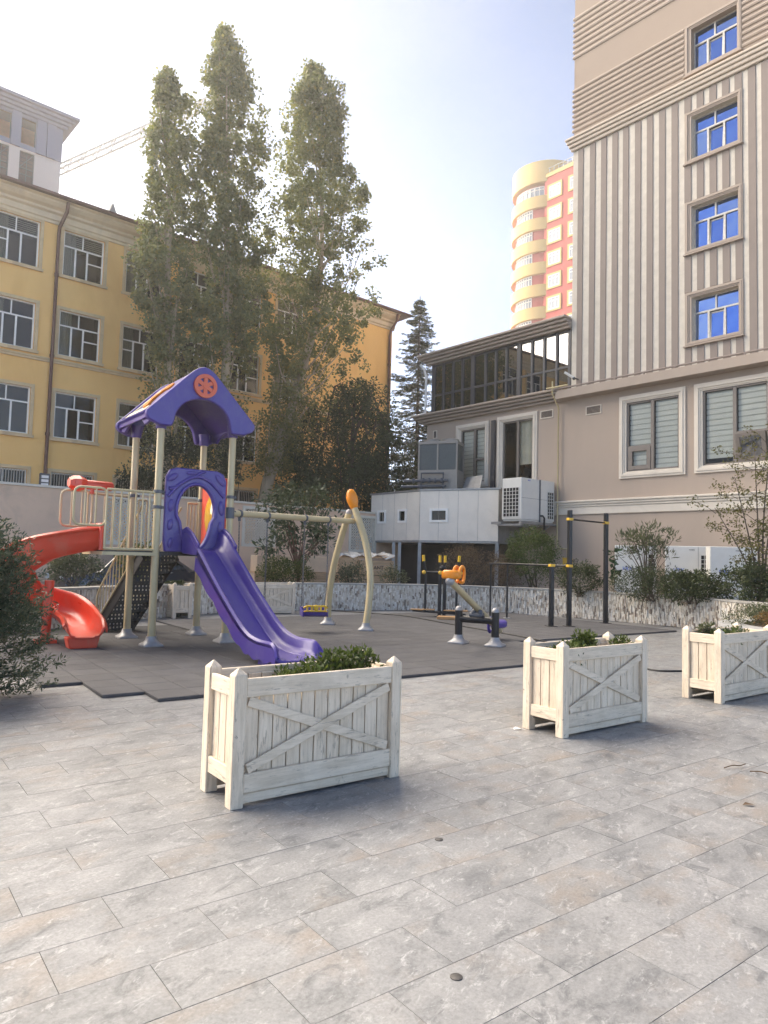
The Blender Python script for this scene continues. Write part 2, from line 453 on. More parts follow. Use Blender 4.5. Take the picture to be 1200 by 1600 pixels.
# play equipment
pmat('purple_plastic', (.060, .035, .26), .34, var=.10, scale=1.5, bump=.03, bscale=150, coat=.15, stain=(.12, .095, .27), stain_amt=.6, stain_scale=3.5, stretch=(1.6, .6, .6))
pmat('red_plastic', (.72, .060, .028), .32, var=.10, scale=1.5, bump=.03, bscale=150, coat=.15, stain=(.60, .14, .09), stain_amt=.6, stain_scale=3.5)
pmat('orange_plastic', (.85, .27, .012), .35, var=.08, scale=2, coat=.1)
pmat('coral_plastic', (.72, .13, .06), .4, var=.08, scale=2)
pmat('cream_plastic', (.70, .62, .45), .4)
pmat('tan_paint', (.56, .455, .265), .38, var=.07, scale=3, coat=.1, stain=(.38, .29, .17), stain_amt=.35, stain_scale=2.5)
pmat('grey_cast', (.36, .36, .37), .48, metal=.35, var=.15, scale=8, bump=.1, bscale=50)
pmat('dark_clamp', (.10, .11, .13), .5, var=.1)
pmat('black_powder', (.008, .0085, .012), .42, var=.2, scale=5)
pmat('yellow_clamp', (.75, .45, .05), .45, var=.1)
pmat('yellow_plastic', (.80, .48, .03), .4, var=.1)
pmat('worn_wood', (.42, .24, .11), .7, var=.25, scale=4, stretch=(1, 8, 8), bump=.2, bscale=30)
pmat('chain_steel', (.16, .16, .17), .45, metal=.8)
pmat('bubble', (.85, .45, .03), .15, var=.05, coat=.5)
def perforated():
    m, t, o = nodes_of('perforated_sheet')
    p = N(t, 'BsdfPrincipled', Roughness=.45); p.inputs['Base Color'].default_value = (.012, .012, .014, 1)
    tcn = N(t, 'TexCoord'); mp_ = N(t, 'Mapping'); mp_.inputs['Scale'].default_value = (15, 15, 15); t.links.new(tcn.outputs['Object'], mp_.inputs['Vector'])
    fr_ = N(t, 'VectorMath', operation='FRACTION'); t.links.new(mp_.outputs[0], fr_.inputs[0])
    sb = N(t, 'VectorMath', operation='SUBTRACT'); t.links.new(fr_.outputs[0], sb.inputs[0]); sb.inputs[1].default_value = (.5, .5, .5)
    sp = N(t, 'SeparateXYZ'); t.links.new(sb.outputs[0], sp.inputs[0])
    def sq(k):
        a = N(t, 'Math', operation='MULTIPLY'); t.links.new(sp.outputs[k], a.inputs[0]); t.links.new(sp.outputs[k], a.inputs[1]); return a.outputs[0]
    g = N(t, 'NewGeometry'); nx = N(t, 'SeparateXYZ'); 
    vt = N(t, 'VectorTransform', vector_type='NORMAL', convert_from='WORLD', convert_to='OBJECT'); t.links.new(g.outputs['True Normal'], vt.inputs[0]); t.links.new(vt.outputs[0], nx.inputs[0])
    ab = N(t, 'Math', operation='ABSOLUTE'); t.links.new(nx.outputs[2], ab.inputs[0])
    gt = N(t, 'Math', operation='GREATER_THAN'); t.links.new(ab.outputs[0], gt.inputs[0]); gt.inputs[1].default_value = .5
    mxv = N(t, 'Mix', data_type='FLOAT'); t.links.new(gt.outputs[0], mxv.inputs[0]); t.links.new(sq(2), mxv.inputs[2]); t.links.new(sq(1), mxv.inputs[3])
    ad = N(t, 'Math', operation='ADD'); t.links.new(sq(0), ad.inputs[0]); t.links.new(mxv.outputs[0], ad.inputs[1])
    lt = N(t, 'Math', operation='LESS_THAN'); t.links.new(ad.outputs[0], lt.inputs[0]); lt.inputs[1].default_value = .075
    tr = N(t, 'BsdfTransparent'); mx = N(t, 'MixShader'); t.links.new(lt.outputs[0], mx.inputs[0]); t.links.new(p.outputs[0], mx.inputs[1]); t.links.new(tr.outputs[0], mx.inputs[2])
    t.links.new(mx.outputs[0], o.inputs['Surface'])
perforated()
# buildings
pmat('ochre_render', (.98, .58, .215), .85, var=.07, scale=.5, bump=.12, bscale=25, stain=(.80, .44, .15), stain_amt=.6, stain_scale=.55, stretch=(1, 1, .35))
pmat('ochre_trim', (.70, .52, .31), .8, var=.12, scale=2, bump=.1, bscale=30, stain=(.38, .28, .18), stain_amt=.5, stain_scale=1.5)
pmat('school_cornice', (.74, .60, .42), .85, var=.12, scale=1.2, bump=.1, stain=(.52, .43, .33), stain_amt=.6, stain_scale=.9)
pmat('brown_metal', (.13, .055, .04), .5, var=.15, scale=2)
pmat('white_pvc', (.88, .86, .82), .4, var=.05, scale=4)
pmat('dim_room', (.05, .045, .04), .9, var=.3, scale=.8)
pmat('curtain_cloth', (.84, .79, .70), .9, var=.1, scale=3)
pmat('blind_cloth', (.86, .85, .81), .85, var=.05, scale=2)
pmat('blind_dark', (.62, .61, .57), .85, var=.05)
pmat('security_bars', (.5, .45, .38), .6)
gmat('school_glass', (.62, .62, .58), 1.38)
pmat('taupe_render', (.45, .36, .295), .85, var=.05, scale=.6, bump=.12, bscale=30, stain=(.40, .325, .27), stain_amt=.5, stain_scale=.7, stretch=(1, 1, .3))
pmat('taupe_sun_offset', (.33, .262, .215), .85, var=.05, scale=.6, bump=.12, bscale=30, stain=(.33, .26, .215), stain_amt=.4, stain_scale=.5)  # same taupe paint, darkened to offset the strong sun on the upper wall
pmat('taupe_trim', (.38, .31, .26), .75, var=.06, scale=2)
pmat('taupe_dark', (.25, .205, .182), .75, var=.08, scale=2)
pmat('light_stripe', (.62, .57, .50), .9, var=.10, scale=4, bump=.5, bscale=45, stain=(.53, .48, .42), stain_amt=.4)
pmat('cornice_trim', (.56, .48, .40), .75, var=.06, scale=2)
pmat('cream_trim', (.72, .65, .56), .75, var=.06, scale=2, stain=(.45, .40, .34), stain_amt=.3)
pmat('old_alu', (.52, .50, .47), .45, metal=.1, var=.18, scale=14)
pmat('dark_alu', (.05, .052, .062), .4, var=.1)
pmat('grey_frame', (.20, .17, .15), .5)
gmat('tint_glass', (.40, .33, .26), 2.1, (1, 1, 1), .10)
gmat('shop_glass', (.92, .93, .91), 1.22, wave=.05)
m_, t_, o_ = nodes_of('blue_mirror_glass')
pb = N(t_, 'BsdfPrincipled', Roughness=.03, Metallic=1.); pb.inputs['Base Color'].default_value = (.12, .24, .60, 1)
nb = N(t_, 'TexNoise', Scale=.9, Detail=2.); bb = N(t_, 'Bump', Strength=.10, Distance=.06); tb = N(t_, 'TexCoord')
t_.links.new(tb.outputs['Object'], nb.inputs['Vector']); t_.links.new(nb.outputs['Fac'], bb.inputs['Height']); t_.links.new(bb.outputs[0], pb.inputs['Normal'])
oi_ = N(t_, 'ObjectInfo'); ng = N(t_, 'TexNoise', Scale=2.2, Detail=5.); t_.links.new(tb.outputs['Object'], ng.inputs['Vector'])
adg = N(t_, 'Math', operation='MULTIPLY_ADD'); t_.links.new(oi_.outputs['Random'], adg.inputs[0]); adg.inputs[1].default_value = .5; t_.links.new(ng.outputs['Fac'], adg.inputs[2])
rg_ = ramp(t_, [(.35, (.075, .17, .50)), (.7, (.13, .25, .58)), (1., (.24, .34, .56))]); t_.links.new(adg.outputs[0], rg_.inputs['Fac']); t_.links.new(rg_.outputs['Color'], pb.inputs['Base Color'])
t_.links.new(pb.outputs[0], o_.inputs['Surface'])
pmat('red_facade', (.47, .085, .075), .85, var=.07, scale=.15)
pmat('yellow_facade', (.58, .40, .16), .85, var=.07, scale=.15)
pmat('blue_facade', (.13, .16, .25), .7, var=.06, scale=.3)
pmat('pale_facade', (.50, .485, .47), .8, var=.05, scale=.3)
gmat('tower_glass', (.35, .4, .45), 1.7, (.9, .95, 1.))
pmat('brick_inside', (.40, .16, .09), .9, var=.2, scale=2)
pmat('white_panel', (.80, .745, .665), .5, var=.05, scale=1.5, stain=(.55, .52, .47), stain_amt=.35, stain_scale=1.2)
pmat('galvanised', (.34, .34, .34), .45, metal=.5, var=.2, scale=5)
pmat('unit_white', (.74, .73, .69), .45, var=.04, scale=3, stain=(.6, .56, .48), stain_amt=.25)
pmat('unit_grey', (.30, .28, .255), .55, metal=.2, var=.1, scale=3)
pmat('fin_coil', (.10, .12, .125), .6, metal=.4, var=.15, scale=20)
pmat('dark_void', (.012, .012, .012), .9)
pmat('blue_print', (.03, .12, .55), .5)
pmat('black_print', (.03, .025, .02), .7)
pmat('perimeter_render', (.70, .505, .375), .85, var=.06, scale=.8, bump=.15, bscale=30, stain=(.34, .27, .21), stain_amt=.4)
pmat('lattice_white', (.66, .62, .54), .7, var=.08, scale=4)
pmat('gas_yellow', (.52, .43, .24), .5, var=.1)
pmat('crate_wood', (.60, .40, .24), .8, var=.22, scale=2.5, stretch=(1, 1, 9), bump=.3, bscale=20, rnd=.15, stain=(.30, .21, .14), stain_amt=.4)
pmat('slab_stone', (.66, .50, .36), .7, var=.12, scale=2, rnd=.1)
pmat('film_wrap', (.45, .45, .44), .25, var=.3, scale=6, bump=.6, bscale=12)
pmat('car_paint', (.02, .025, .04), .2, var=.05, coat=.8)
gmat('car_glass', (.12, .13, .14), 1.6)
pmat('tyre_rubber', (.015, .015, .015), .8)
pmat('alloy', (.4, .4, .42), .3, metal=.9)
pmat('lamp_red', (.4, .01, .01), .2)
pmat('lamp_white', (.7, .7, .7), .2)
pmat('cable_black', (.012, .012, .013), .55)
pmat('paper_scrap', (.75, .75, .73), .8)
pmat('dead_leaf', (.12, .075, .045), .9, var=.2)
pmat('coin_metal', (.075, .07, .068), .5, metal=.4, var=.3, scale=30)
pmat('skin', (.45, .28, .2), .6)
pmat('black_clothes', (.02, .02, .024), .9)
pmat('hair_dark', (.02, .015, .012), .7)
# vegetation
pmat('poplar_bark', (.42, .34, .25), .9, var=.25, scale=3, stretch=(1, 1, .3), bump=.6, bscale=18)
pmat('dark_bark', (.11, .085, .065), .9, var=.25, scale=5, bump=.5, bscale=30)
pmat('red_bark', (.20, .10, .07), .85, var=.2, scale=5, bump=.4, bscale=30)
lmat('poplar_leaf', (.135, .160, .080), (.250, .270, .145), .42, c3=(.30, .26, .08))
lmat('poplar_leaf_pale', (.15, .16, .07), (.27, .26, .12), .38, c3=(.34, .27, .08))
lmat('evergreen_leaf', (.048, .066, .032), (.110, .132, .062), .22)
lmat('spruce_needle', (.055, .075, .042), (.120, .135, .080), .15)
lmat('cypress_leaf', (.030, .040, .022), (.065, .075, .035), .2)
lmat('loquat_leaf', (.042, .062, .032), (.105, .128, .062), .22, .4)
lmat('hedge_leaf', (.045, .070, .018), (.125, .150, .040), .3, c3=(.22, .20, .06))
lmat('bush_leaf', (.050, .080, .018), (.110, .150, .040), .3)
lmat('dry_twig_leaf', (.10, .065, .042), (.20, .145, .095), .25, .7)
lmat('olive_leaf', (.070, .085, .045), (.155, .165, .095), .25)
lmat('dark_shrub_leaf', (.034, .050, .020), (.085, .104, .040), .2)
lmat('juniper_leaf', (.032, .054, .034), (.082, .115, .066), .2, .5, c3=(.13, .11, .05))
lmat('box_leaf', (.040, .065, .018), (.105, .140, .040), .3, .45)
lmat('rust_leaf', (.16, .085, .035), (.26, .17, .06), .3)
lmat('glossy_leaf', (.015, .045, .022), (.035, .08, .035), .15, .25)
lmat('thin_leaf', (.085, .085, .03), (.17, .155, .055), .35)
# ------------------------------------------------------------------ ground, paving, mat
rnd = random.Random(7)
rng = np.random.default_rng(11)
tag(MB().box(-400, 400, -60, 900, -.5, -.03).build('ground', 'asphalt'), kind='structure')

def px(P):
    v = Vector(P) - Vector((0, 0, 1.465)); d = v.dot(F)
    return (600 + 1106 * v.dot(CX) / d, 800 - 1106 * v.dot(CU) / d, d)

WALL = [(-9.6, 8.2), (-7.4, 11.0), (-5.85, 13.7), (-4.75, 16.3), (-3.1, 18.5), (-.63, 19.75), (1.9, 20.28), (4.46, 19.54), (6.35, 17.9), (7.45, 16.35), (7.85, 14.6), (7.9, 12.4), (7.9, 9.0)]
WC = catmull([(x, y, 0) for x, y in WALL], 10)
def inside_plaza(x, y):
    best = None
    for a, b in zip(WC[:-1], WC[1:]):
        pass
    # crossing test against the closed polygon wall + a line far behind the camera
    poly = [(p.x, p.y) for p in WC] + [(30, 9), (30, -30), (-30, -30), (-30, 8.2)]
    c = False; j = len(poly) - 1
    for i in range(len(poly)):
        xi, yi = poly[i]; xj, yj = poly[j]
        if (yi > y) != (yj > y) and x < (xj - xi) * (y - yi) / (yj - yi) + xi: c = not c
        j = i
    return c

# mat layout first (its tiles hide paving beneath)
MT = .42
ma = R(90 - 54.6); mc, ms = math.cos(ma), math.sin(ma)
def mat_cell(i, j):
    if j < 0 or i > 30: return False
    if j == 0: lo = 2
    elif j <= 2: lo = 1
    elif j <= 4: lo = 0
    elif j <= 6: lo = -1
    elif j <= 8: lo = -2
    else: lo = -3
    if i < lo: return False
    if i >= 19 and j < 5: return False
    if i < 8 and j > 13: return False
    return j <= 18
def mat_world(i, j):
    a, r = 1.47 + MT * (i + .5), 6.98 + MT * (j + .5)
    return (a * mc - r * ms, a * ms + r * mc)
def on_mat(x, y):
    a, r = x * mc + y * ms, -x * ms + y * mc
    return mat_cell(math.floor((a - 1.47) / MT), math.floor((r - 6.98) / MT))

pa = R(90 - 52.9); pc, ps = math.cos(pa), math.sin(pa)
plaza = tag(MB().box(-22, 30, -30, 24, -.029, -.007).build('paving', 'grout', rotz=pa), kind='structure')
TW, TH = .602, .304
g_ = .0012
tile_me = MB().box(-TW / 2 + g_, TW / 2 - g_, -TH / 2 + g_, TH / 2 - g_, -.02, 0).mesh('paving_tile', 'porcelain')
cells = []
for j in range(-20, 90):
    for i in range(-30, 50):
        al = .648 + TW * (i + .5) + (TW / 2 if j % 2 else 0)
        ro = 2.565 + TH * (j + .5)
        x, y = al * pc - ro * ps, al * ps + ro * pc
        if not (-13 < x < 12.5 and -6 < y < 22): continue
        if y > 8 and not inside_plaza(x, y): continue
        cor = [(x + a * pc * TW / 2 - b * ps * TH / 2, y + a * ps * TW / 2 + b * pc * TH / 2) for a in (-1, 1) for b in (-1, 1)]
        if all(on_mat(*c) for c in cor): continue
        seen = False
        if y > .9:
            q = px((x, y, 0)); seen = -90 < q[0] < 1290 and q[1] < 1690
        cells.append((al, ro, y if seen else 1e6 + abs(y)))
cells.sort(key=lambda c: c[2])
field = MB()
for k, (al, ro, d) in enumerate(cells):
    if k < 290 and d < 1e6:
        o = put('paving_tile', tile_me, plaza, (al, ro, rnd.uniform(-.0006, .0006)))
        o.rotation_euler = (rnd.uniform(-.0012, .0012), rnd.uniform(-.0008, .0008), rnd.choice((0, math.pi)))
    else:
        field.box(al - TW / 2 + g_, al + TW / 2 - g_, ro - TH / 2 + g_, ro + TH / 2 - g_, -.02, rnd.uniform(-.0006, .0006))
tag(field.build('paving_tile_field', 'porcelain', plaza), kind='stuff')

mat = tag(MB().box(1.5, 14.4, 10, 14.2, .0005, .004).build('rubber_mat', 'rubber_edge', rotz=ma), kind='structure')
rt = MB()
e = MT / 2 - .0035
rt.add([(-e, -e, 0), (e, -e, 0), (e, e, 0), (-e, e, 0), (-e, -e, .027), (e, -e, .027), (e, e, .027), (-e, e, .027),
        (-e + .011, -e + .011, .031), (e - .011, -e + .011, .031), (e - .011, e - .011, .031), (-e + .011, e - .011, .031)],
       [(0, 1, 5, 4), (1, 2, 6, 5), (2, 3, 7, 6), (3, 0, 4, 7), (4, 5, 9, 8), (5, 6, 10, 9), (6, 7, 11, 10), (7, 4, 8, 11), (8, 9, 10, 11)])
rt_me = rt.mesh('rubber_tile', 'rubber')
mcells = [(i, j) for i in range(-4, 31) for j in range(0, 19) if mat_cell(i, j)]
mcells.sort(key=lambda c: (lambda w: w[0] ** 2 + w[1] ** 2)(mat_world(*c)))
rest = MB(); nm = 0
for i, j in mcells:
    a, r = 1.47 + MT * (i + .5), 6.98 + MT * (j + .5)
    w = mat_world(i, j); q = px((*w, 0))
    if nm < 290 and -20 < q[0] < 1220:
        o = put('rubber_tile', rt_me, mat, (a, r, rnd.uniform(.004, .0055))); nm += 1
        o.rotation_euler = (rnd.uniform(-.003, .003), rnd.uniform(-.003, .003), rnd.choice((0, R(90), R(180))))
    else:
        z = rnd.uniform(.004, .0055)
        rest.add([(v[0] + a, v[1] + r, v[2] + z) for v in rt.v], rt.f)
tag(rest.build('rubber_tile_field', 'rubber', mat), kind='stuff')
MATZ = .034

# ------------------------------------------------------------------ planting bed and its stone wall
WH = .70
def offs(k, d):
    a, b = WC[max(0, k - 1)], WC[min(len(WC) - 1, k + 1)]
    t = (b - a).normalized(); n = Vector((-t.y, t.x, 0))      # left of travel = away from the plaza
    return WC[k] + n * d
wall = thing('retaining_wall', 'low curved garden wall clad in split stone round the playground', 'wall', (0, 0, 0))
core = MB(); cop = MB()
for k in range(len(WC) - 1):
    a0, a1, b0, b1 = offs(k, .02), offs(k, .24), offs(k + 1, .02), offs(k + 1, .24)
    core.add([(*a0.xy, 0), (*a1.xy, 0), (*b1.xy, 0), (*b0.xy, 0), (*a0.xy, WH), (*a1.xy, WH), (*b1.xy, WH), (*b0.xy, WH)], [(0, 4, 7, 3), (1, 2, 6, 5), (4, 5, 6, 7)])
    a0, a1, b0, b1 = offs(k, -.035), offs(k, .27), offs(k + 1, -.035), offs(k + 1, .27)
    cop.add([(*a0.xy, WH + .002), (*a1.xy, WH + .002), (*b1.xy, WH + .002), (*b0.xy, WH + .002), (*a0.xy, WH + .042), (*a1.xy, WH + .042), (*b1.xy, WH + .042), (*b0.xy, WH + .042)],
            [(0, 3, 2, 1), (4, 5, 6, 7), (0, 4, 7, 3), (1, 2, 6, 5)] + ([(0, 1, 5, 4)] if k == 0 else []))
core.build('core', 'wall_core', wall); cop.build('coping', 'coping_stone', wall)
def clad(curve_pts, z1, name, parent, seed, outward=-1):
    r = random.Random(seed); mb = MB()
    L_ = [0.]
    for a, b in zip(curve_pts[:-1], curve_pts[1:]): L_.append(L_[-1] + (b - a).length)
    def at(s):
        for k in range(len(L_) - 1):
            if s <= L_[k + 1]:
                t = (s - L_[k]) / (L_[k + 1] - L_[k]); a, b = curve_pts[k], curve_pts[k + 1]; d = (b - a).normalized()
                return a.lerp(b, t), d
        return curve_pts[-1], (curve_pts[-1] - curve_pts[-2]).normalized()
    s = 0.
    while s < L_[-1] - .05:
        w = r.uniform(.020, .046); z = 0.004 - r.uniform(0, .08)
        p, d = at(s + w / 2); n = Vector((-d.y, d.x, 0)) * -outward
        while z < z1 - .01:
            h = r.uniform(.04, .15); zt = min(z1, z + h); zb = max(.003, z)
            if zt - zb > .012:
                pr_ = r.choice((.0, .004, .008, .014, .02, .028)); g2 = .0018
                f0 = p - d * (w / 2 - g2) - n * pr_; f1 = p + d * (w / 2 - g2) - n * (pr_ + r.uniform(-.004, .004))
                k0 = f0 + n * .05; k1 = f1 + n * .05
                mb.add([(*f0.xy, zb + g2), (*f1.xy, zb + g2), (*k1.xy, zb + g2), (*k0.xy, zb + g2), (*f0.xy, zt - g2), (*f1.xy, zt - g2), (*k1.xy, zt - g2), (*k0.xy, zt - g2)],
                       [(0, 1, 5, 4), (0, 3, 2, 1), (4, 5, 6, 7), (1, 2, 6, 5), (3, 0, 4, 7)])
            z = zt if zt > z else z + .02
        s += w
    return tag(mb.build(name, 'split_stone', parent), kind='stuff')
clad(WC, WH, 'stone_cladding', wall, 3)
bed = MB()
for k in range(len(WC) - 1):
    prev = None
    for a, b in ((.2, 1.2), (1.2, 2.4), (2.4, 3.4)):
        q = [offs(k, a), offs(k, b), offs(k + 1, b), offs(k + 1, a)]
        hz = lambda p, d: .60 + .05 * math.sin(p.x * 2.1 + p.y) + .04 * math.sin(p.y * 3.3) if d < 3.3 else -.02
        bed.add([(*q[0].xy, hz(q[0], a)), (*q[1].xy, hz(q[1], b)), (*q[2].xy, hz(q[2], b)), (*q[3].xy, hz(q[3], a))], [(0, 1, 2, 3)])
tag(bed.build('planting_bed', 'soil', smooth=60), kind='structure')

# round bed at the edge of the frame
RB = (7.35, 12.0)
rb = thing('round_planter', 'round stone-clad flower bed with pale marble coping beside the curved wall', 'planter', (RB[0], RB[1], 0))
cir = [Vector((1.42 * math.cos(a), 1.42 * math.sin(a), 0)) for a in [2 * math.pi * k / 48 for k in range(49)]]
clad(cir, .44, 'stone_cladding', rb, 9, outward=1)
MB().lathe([(1.36, .0), (1.38, .44)], seg=48).build('core', 'wall_core', rb, 40)
MB().ringplate([(1.52 * math.cos(2 * math.pi * k / 48), 1.52 * math.sin(2 * math.pi * k / 48)) for k in range(48)], [(1.12 * math.cos(2 * math.pi * k / 48), 1.12 * math.sin(2 * math.pi * k / 48)) for k in range(48)], 'z', .442, .492).build('coping', 'marble_coping', rb, 40)
MB().lathe([(1.125, .443), (1.125, .475), (.5, .53)], seg=32).build('soil', 'soil', rb, 60)
# ------------------------------------------------------------------ buildings
def wall_grid(mb, x0, x1, z0, z1, ops, reveal=.2, y=0.):
    """front wall plane at y with openings (ox0,ox1,oz0,oz1) and reveals going inwards"""
    xs = sorted({x0, x1, *[o[0] for o in ops], *[o[1] for o in ops]}); zs = sorted({z0, z1, *[o[2] for o in ops], *[o[3] for o in ops]})
    xs = [x for x in xs if x0 <= x <= x1]; zs = [z for z in zs if z0 <= z <= z1]
    for b, t in zip(zs[:-1], zs[1:]):
        run = None
        for a, c in zip(xs[:-1], xs[1:]):
            hole = any(o[0] <= (a + c) / 2 <= o[1] and o[2] <= (b + t) / 2 <= o[3] for o in ops)
            if hole:
                if run: mb.add([(run[0], y, b), (run[1], y, b), (run[1], y, t), (run[0], y, t)], [(0, 1, 2, 3)]); run = None
            else: run = (run[0], c) if run else (a, c)
        if run: mb.add([(run[0], y, b), (run[1], y, b), (run[1], y, t), (run[0], y, t)], [(0, 1, 2, 3)])
    for a, c, b, t in ops:
        mb.add([(a, y, b), (c, y, b), (c, y, t), (a, y, t), (a, y + reveal, b), (c, y + reveal, b), (c, y + reveal, t), (a, y + reveal, t)], [(0, 4, 5, 1), (1, 5, 6, 2), (2, 6, 7, 3), (3, 7, 4, 0)])
CACHE = {}
def cached(key, fn):
    if key not in CACHE: CACHE[key] = fn()
    return CACHE[key]
def frame_mb(w, h, t, y0, y1):
    return MB().box(0, w, y0, y1, 0, t).box(0, w, y0, y1, h - t, h).box(0, t, y0, y1, t, h - t).box(w - t, w, y0, y1, t, h - t)
def pane(parent, x0, x1, z0, z1, y, mat_, name='pane'):
    k = ('pane', round(x1 - x0, 3), round(z1 - z0, 3), mat_)
    me = cached(k, lambda: MB().box(0, x1 - x0, 0, .008, 0, z1 - z0).mesh('pane', mat_))
    return put(name, me, parent, (x0, y, z0))

# ---- school
school = thing('school_building', 'ochre rendered three-storey school with white windows and brown eaves', 'building', (-14.2, 29.39, 0), R(41.7))
SX = [-7.98, -5.28, -2.58, .10, 2.82, 5.55, 8.25, 10.93, 13.62]
SZ = [13.06, 9.58, 6.04]
ops = [(x + .14, x + 1.86, s + .12, s + 2.10) for x in SX[:8] for s in SZ] + [(x + .14, x + 1.9, 3.55, 4.70) for x in SX[:8]]
mb = MB(); wall_grid(mb, -16, 19.3, 0, 15.6, ops, .22)
mb.add([(19.3, 0, 0), (19.3, 13, 0), (19.3, 13, 15.6), (19.3, 0, 15.6)], [(0, 1, 2, 3)])
mb.add([(-16, 13, 0), (19.3, 13, 0), (19.3, 13, 15.6), (-16, 13, 15.6)], [(0, 1, 2, 3)]); mb.add([(-16, 0, 0), (-16, 13, 0), (-16, 13, 15.6), (-16, 0, 15.6)], [(0, 1, 2, 3)])
mb.build('wall', 'ochre_render', school)
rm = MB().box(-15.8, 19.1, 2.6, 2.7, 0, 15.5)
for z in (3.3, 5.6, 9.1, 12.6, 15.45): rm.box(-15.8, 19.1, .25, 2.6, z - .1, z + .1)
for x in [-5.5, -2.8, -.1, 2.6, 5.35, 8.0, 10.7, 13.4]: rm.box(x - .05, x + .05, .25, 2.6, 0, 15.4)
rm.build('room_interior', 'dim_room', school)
prof = [(0, 15.25), (-.06, 15.25), (-.06, 15.36), (-.13, 15.40), (-.13, 15.62), (-.24, 15.68), (-.24, 15.78), (-.40, 15.86), (-.52, 15.98), (-.52, 16.06), (-.66, 16.12), (0, 16.12)]
MB().ext(prof, 'x', -16.2, 19.42).build('cornice', 'school_cornice', school)
roof = MB()
roof.add([(-16.6, -.85, 16.14), (20.2, -.85, 16.14), (20.2, 13.8, 16.14), (-16.6, 13.8, 16.14), (-16.6, -.85, 16.24), (20.2, -.85, 16.24), (20.2, 13.8, 16.24), (-16.6, 13.8, 16.24), (-12, 6.5, 18.2), (14.5, 6.5, 18.2)],
         [(0, 1, 5, 4), (1, 2, 6, 5), (2, 3, 7, 6), (3, 0, 4, 7), (0, 3, 2, 1), (4, 5, 9, 8), (5, 6, 9), (6, 7, 8, 9), (7, 4, 8)])
ro = roof.build('roof', 'brown_metal', school)
MB().ext([(2.0, 16.3), (2.75, 16.3), (2.36, 17.25)], 'y', .35, 2.4).build('dormer', 'pale_facade', ro)
MB().box(-16, 19.36, -.07, 0.002, 9.30, 9.40).box(-16, 19.38, -.11, .002, 9.402, 9.47).build('string_course', 'ochre_trim', school)
for x in (-.02, 18.98):
    d = MB().tube([(x + .18, -.62, 16.1), (x + .16, -.58, 15.7), (x, -.22, 15.1), (x, -.16, 14.8), (x, -.16, 4.2)], .075, 8)
    for z in (13, 9.5, 6.2): d.lathe([(.10, 0), (.10, .12)], (x, -.16, z), 8)
    d.build('drainpipe', 'brown_metal', school, 40)
def school_window(x, s, kind, top, seed):
    r = random.Random(seed)
    w, h = 1.72, 1.98
    def mk():
        fb = frame_mb(w, h, .065, .09, .15); tz = h * .67
        fb.box(.065, w - .065, .092, .148, tz - .03, tz + .03).box(w * .48 - .025, w * .48 + .025, .093, .147, tz + .03, h - .065)
        a, b = w * .31, w * .60
        fb.box(a - .035, a + .035, .085, .149, .065, tz - .03).box(b - .035, b + .035, .085, .149, .065, tz - .03)
        if kind == 1: fb.box(b + .035, w - .065, .091, .146, h * .40, h * .40 + .05)
        if kind == 2: fb.box(.065, a - .035, .091, .146, h * .43, h * .43 + .05)
        return fb.mesh('window', 'white_pvc')
    wn = put('window', cached(('sw', kind), mk), school, (x + .14, 0, s + .12))
    tz = h * .67; a, b = w * .31, w * .60
    for (p, q, e, f_) in ((.05, w * .48, tz, h - .05), (w * .48, w - .05, tz, h - .05), (.05, a, .05, tz), (b, w - .05, .05, tz)): pane(wn, p, q, e, f_, .118, 'school_glass')
    if seed != 77: pane(wn, a, b, .05, tz, .117, 'school_glass')
    def mks():
        sb = frame_mb(2.0, 2.22, .135, -.045, .002); sb.box(-.05, 2.05, -.10, -.046, -.02, .09)
        return sb.mesh('surround', 'ochre_trim')
    put('surround', cached('ss', mks), wn, (-.14, 0, -.12))
    if top:
        def mkb():
            bb = MB()
            for k in range(7): bb.box(.06, w - .06, .17, .176, tz + .06 + k * .085, tz + .105 + k * .085)
            return bb.mesh('blind', 'blind_cloth')
        put('blind', cached('sb', mkb), wn)
    cu = r.random()
    if cu < .7:
        def mkc():
            cc = MB(); n = 16; vs = []
            for k in range(n + 1):
                xx = .07 + .48 * k / n; yy = .185 + .025 * math.sin(k * 2.3)
                vs += [(xx, yy, .02), (xx, yy, h - .03)]
            return cc.add(vs, [(2 * k, 2 * k + 2, 2 * k + 3, 2 * k + 1) for k in range(n)]).mesh('curtain', 'curtain_cloth', 60)
        cc = put('curtain', cached('sc', mkc), wn)
        if cu < .15: cc.location.x = .9
sd_ = 0
for fi, s in enumerate(SZ):
    for xi, x in enumerate(SX[:8]):
        sd_ += 1
        school_window(x, s, [1, 0, 2, 1, 0, 1, 2, 1][(xi + fi * 2) % 8], fi == 0 and xi != 5, 77 if (fi == 2 and xi == 3) else sd_)
def gf_window(x):
    w, h = 1.76, 1.15
    def mk():
        fb = frame_mb(w, h, .06, .09, .15); fb.box(w * .5 - .03, w * .5 + .03, .09, .15, .06, h - .06)
        return fb.mesh('window', 'white_pvc')
    wn = put('window', cached('gw', mk), school, (x + .14, 0, 3.55))
    pane(wn, .05, w - .05, .05, h - .05, .12, 'school_glass')
    def mkb():
        b = MB()
        for k in range(17): b.box(.05 + k * .102, .075 + k * .102, .03, .05, .03, h - .02)
        return b.mesh('security_bar_set', 'security_bars')
    put('security_bar_set', cached('gb', mkb), wn)
    put('surround', cached('gs', lambda: frame_mb(2.04, 1.43, .135, -.045, .002).mesh('surround', 'ochre_trim')), wn, (-.14, 0, -.14))
for x in SX[:8]: gf_window(x)

